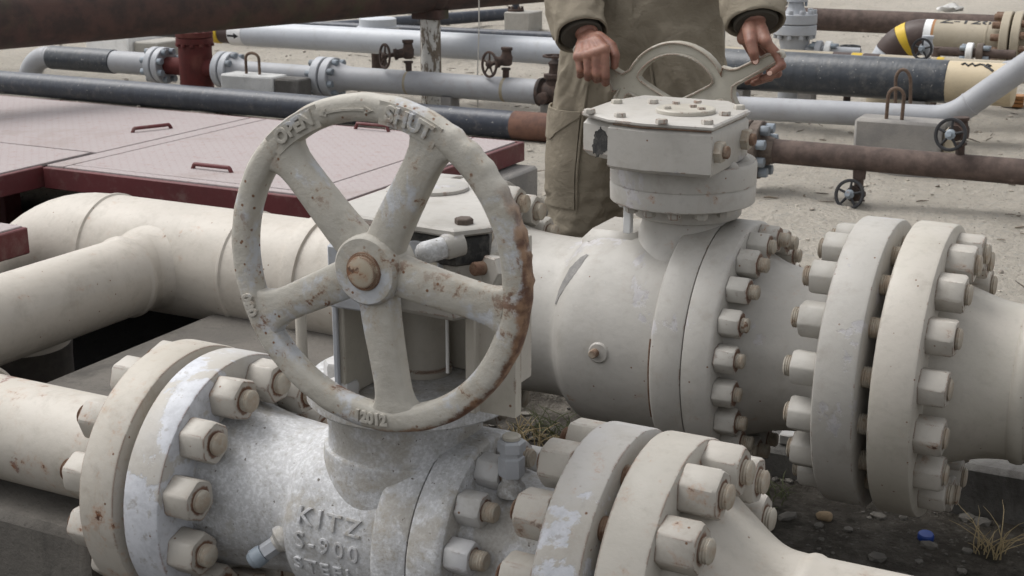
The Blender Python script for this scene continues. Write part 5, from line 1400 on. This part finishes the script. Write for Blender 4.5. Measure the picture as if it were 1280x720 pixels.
def sleeve(sh, el, end):
    P = []; n1, n2 = 22, 46
    sh, el, end = Vector(sh), Vector(el), Vector(end)
    raw = [sh.lerp(el, i/n1) for i in range(n1)] + [el.lerp(end, i/n2) for i in range(n2+1)]
    for _ in range(30): raw = [raw[0]] + [(raw[i-1]+raw[i]*2+raw[i+1])/4 for i in range(1, len(raw)-1)] + [raw[-1]]
    m = len(raw); seg = 44; L = []
    t = (raw[1]-raw[0]).normalized(); _, u, v = frame(t); acc = 0
    for i, p in enumerate(raw):
        t = ((raw[i]-raw[i-1]) if i == m-1 else (raw[i+1]-raw[max(0, i-1)])).normalized()
        u = (u-t*u.dot(t)).normalized(); v = t.cross(u)
        if i: acc += (p-raw[i-1]).length
        f = i/(m-1); r = .080*(1-f)+.0655*f if f < .5 else .0728*(1-(f-.5)*2)+.0615*(f-.5)*2
        hem = 1 if (raw[-1]-p).length < .026 else 0
        ring = []
        for j in range(seg):
            a = 2*PI*j/seg; c, s_ = math.cos(a), math.sin(a)
            w = acc*26 + 1.3*math.sin(a+1) + 1.1*c
            fo = (1-abs(mnoise.noise(Vector((w*.55, c*1.1, s_*1.1))))*2.6)*.0075 + mnoise.noise(Vector((acc*11, c*1.5, s_*1.5+7)))*.008 + mnoise.noise(Vector((acc*40, c*3, s_*3)))*.002
            k = r + fo*(.35 if hem else 1) + hem*.002
            ring.append(p + (u*c*1.04+v*s_*.96)*k)
        L.append(ring)
    e = L[-1]; c = raw[-1]; t = (raw[-1]-raw[-2]).normalized()
    for sc_, back in ((.93, .001), (.90, -.004), (.88, -.03)):
        L.append([c + (p-c)*sc_ + t*back for p in e])
    return MB().rings(L, (False, False))
for sh, el, end in ((LS, LE, CL), (RS, RE, CR)):
    PE.part('sleeve', sleeve(sh, el, end), M['cloth'], body, sharp=75)
def legpt(sx, z, deg, off):
    s_ = LEG[sx]
    for a, b2 in zip(s_, s_[1:]):
        if b2[0] <= z <= a[0]:
            t = (a[0]-z)/(a[0]-b2[0]); cx, cy, rx, ry = [a[i]*(1-t)+b2[i]*t for i in (1, 2, 3, 4)]; break
    a = math.radians(deg); return Vector((cx+(rx+off)*math.cos(a), cy+(ry+off)*math.sin(a), z))
def legpatch(sx, rows, cols, off, thick=.006):
    G_ = []; nz, na = len(rows), len(cols)
    for z, wob in rows:
        for c in cols: 
            p = legpt(sx, z, c, off+.003*mnoise.noise(Vector((z*20, c*.05, 1)))); G_.append(p)
    n = len(G_); back = []
    i = 0
    for z, wob in rows:
        for c in cols: back.append(legpt(sx, z, c, off-thick)); i += 1
    mb = MB(); fs = []
    for r in range(nz-1):
        for c in range(na-1):
            k = r*na+c; fs += [(k, k+1, k+na+1, k+na), (n+k, n+k+na, n+k+na+1, n+k+1)]
    for r in range(nz-1):
        for c in (0, na-1): k = r*na+c; fs.append((k, k+na, n+k+na, n+k))
    for c in range(na-1):
        for r in (0, nz-1): k = r*na+c; fs.append((k, k+1, n+k+1, n+k))
    return mb.add(G_+back, fs)
def rows(z0, z1, n): return [(z0+(z1-z0)*i/(n-1), 0) for i in range(n)]
cols = [-172+9*i for i in range(11)]
for sx in (-1, 1):
    cc_ = cols if sx < 0 else [-8-9*i for i in range(11)]
    PE.part('thigh_pocket', legpatch(sx, rows(.752, .515, 14), cc_, .012, .02), M['cloth'], body, sharp=60)
    fl = legpatch(sx, rows(.768, .690, 6), cc_, .0155, .006)
    na = len(cc_)
    for i, p in enumerate(fl.v):   # the flap's lower front corner is cut away
        fr_ = (i % na)/(na-1); lo = .690 + max(0, fr_-.5)*.13
        if p.z < lo: p.z = lo
    PE.part('pocket_flap', fl, M['cloth'], body, sharp=60)
    sm = MB(); e = -79 if sx < 0 else -101
    sm.tube([legpt(sx, z, e, .009) for z in [.16+.05*i for i in range(17)] if z > .17], .0035, 6)
    PE.part('leg_seam', sm, M['cloth'], body)
    PE.part('boot', remesh(chain(MB(), [(PX+sx*.147, PQ+.04, .17), (PX+sx*.15, PQ-.06, .165), (PX+sx*.155, PQ-.15, .155)], [.05, .045, .038]).box(PX+sx*.15-.048, PX+sx*.15+.048, PQ-.195, PQ+.095, G-.004, .15, .012), .007, 4), M['boot'], body)
pk = MB(); pts = []
for i in range(14):
    z_ = .80+.05*i; ry = .125+.017*sstep(.82, .93, z_)-.01*sstep(1.05, 1.15, z_)
    pts.append((z_, ry))
L_ = []
for z_, ry in pts:
    yy = PQ-.005-ry-.004
    L_.append([Vector((PX+.012+x_, yy+dy, z_)) for x_, dy in ((-.022, .02), (-.020, -.004), (.020, -.004), (.022, .02))])
PE.part('front_placket', MB().rings(L_), M['cloth'], body)
for ctr, el, rr in ((CL, LE, .052), (CR, RE, .050)):
    ax = (ctr-el).normalized()
    PE.part('cuff_lining', MB().lathe(ctr-ax*.03, ax, [(0, .049), (.029, .0495), (.033, .046)], 32), M['cuff_lining'], body)
# ---------------------------------------------------------------- camera, light
cam = bpy.data.cameras.new('camera'); co = bpy.data.objects.new('camera', cam); COL.objects.link(co)
co.location = (0, 0, HCAM); co.rotation_euler = (PI/2-PITCH, 0, 0)
cam.sensor_width = 36; cam.lens = 36*F/1280; cam.clip_end = 2000; cam.clip_start = .02
cam.dof.use_dof = True; cam.dof.focus_distance = 2.25; cam.dof.aperture_fstop = 20
SC.camera = co
SUN_EL, SUN_AZ = math.radians(58), math.radians(-62)     # azimuth from +Y towards +X
wd_ = bpy.data.worlds.new('World'); SC.world = wd_; wd_.use_nodes = True
nt = wd_.node_tree; bg = nt.nodes['Background']
sky = nt.nodes.new('ShaderNodeTexSky'); sky.sky_type = 'NISHITA'; sky.sun_disc = False
sky.sun_elevation = SUN_EL; sky.sun_rotation = SUN_AZ
sky.air_density = 1.0; sky.dust_density = 4.0; sky.ozone_density = 1.0
hs = nt.nodes.new('ShaderNodeHueSaturation'); hs.inputs['Saturation'].default_value = .12
nt.links.new(sky.outputs[0], hs.inputs['Color']); nt.links.new(hs.outputs[0], bg.inputs['Color'])
bg.inputs['Strength'].default_value = .15
su = bpy.data.lights.new('sun', 'SUN'); su.energy = .75; su.angle = math.radians(40); su.color = (1, .98, .955)
so = bpy.data.objects.new('sun', su); COL.objects.link(so)
v = Vector((math.sin(SUN_AZ)*math.cos(SUN_EL), math.cos(SUN_AZ)*math.cos(SUN_EL), math.sin(SUN_EL)))
so.rotation_euler = v.to_track_quat('Z', 'Y').to_euler(); so.location = (0, 0, 6)
vs_ = SC.view_settings; vs_.view_transform = 'Standard'; vs_.look = 'None'; vs_.gamma = 1; vs_.use_curve_mapping = False; vs_.exposure = .6
for ob in bpy.data.objects:
    if '_og' in ob: del ob['_og']
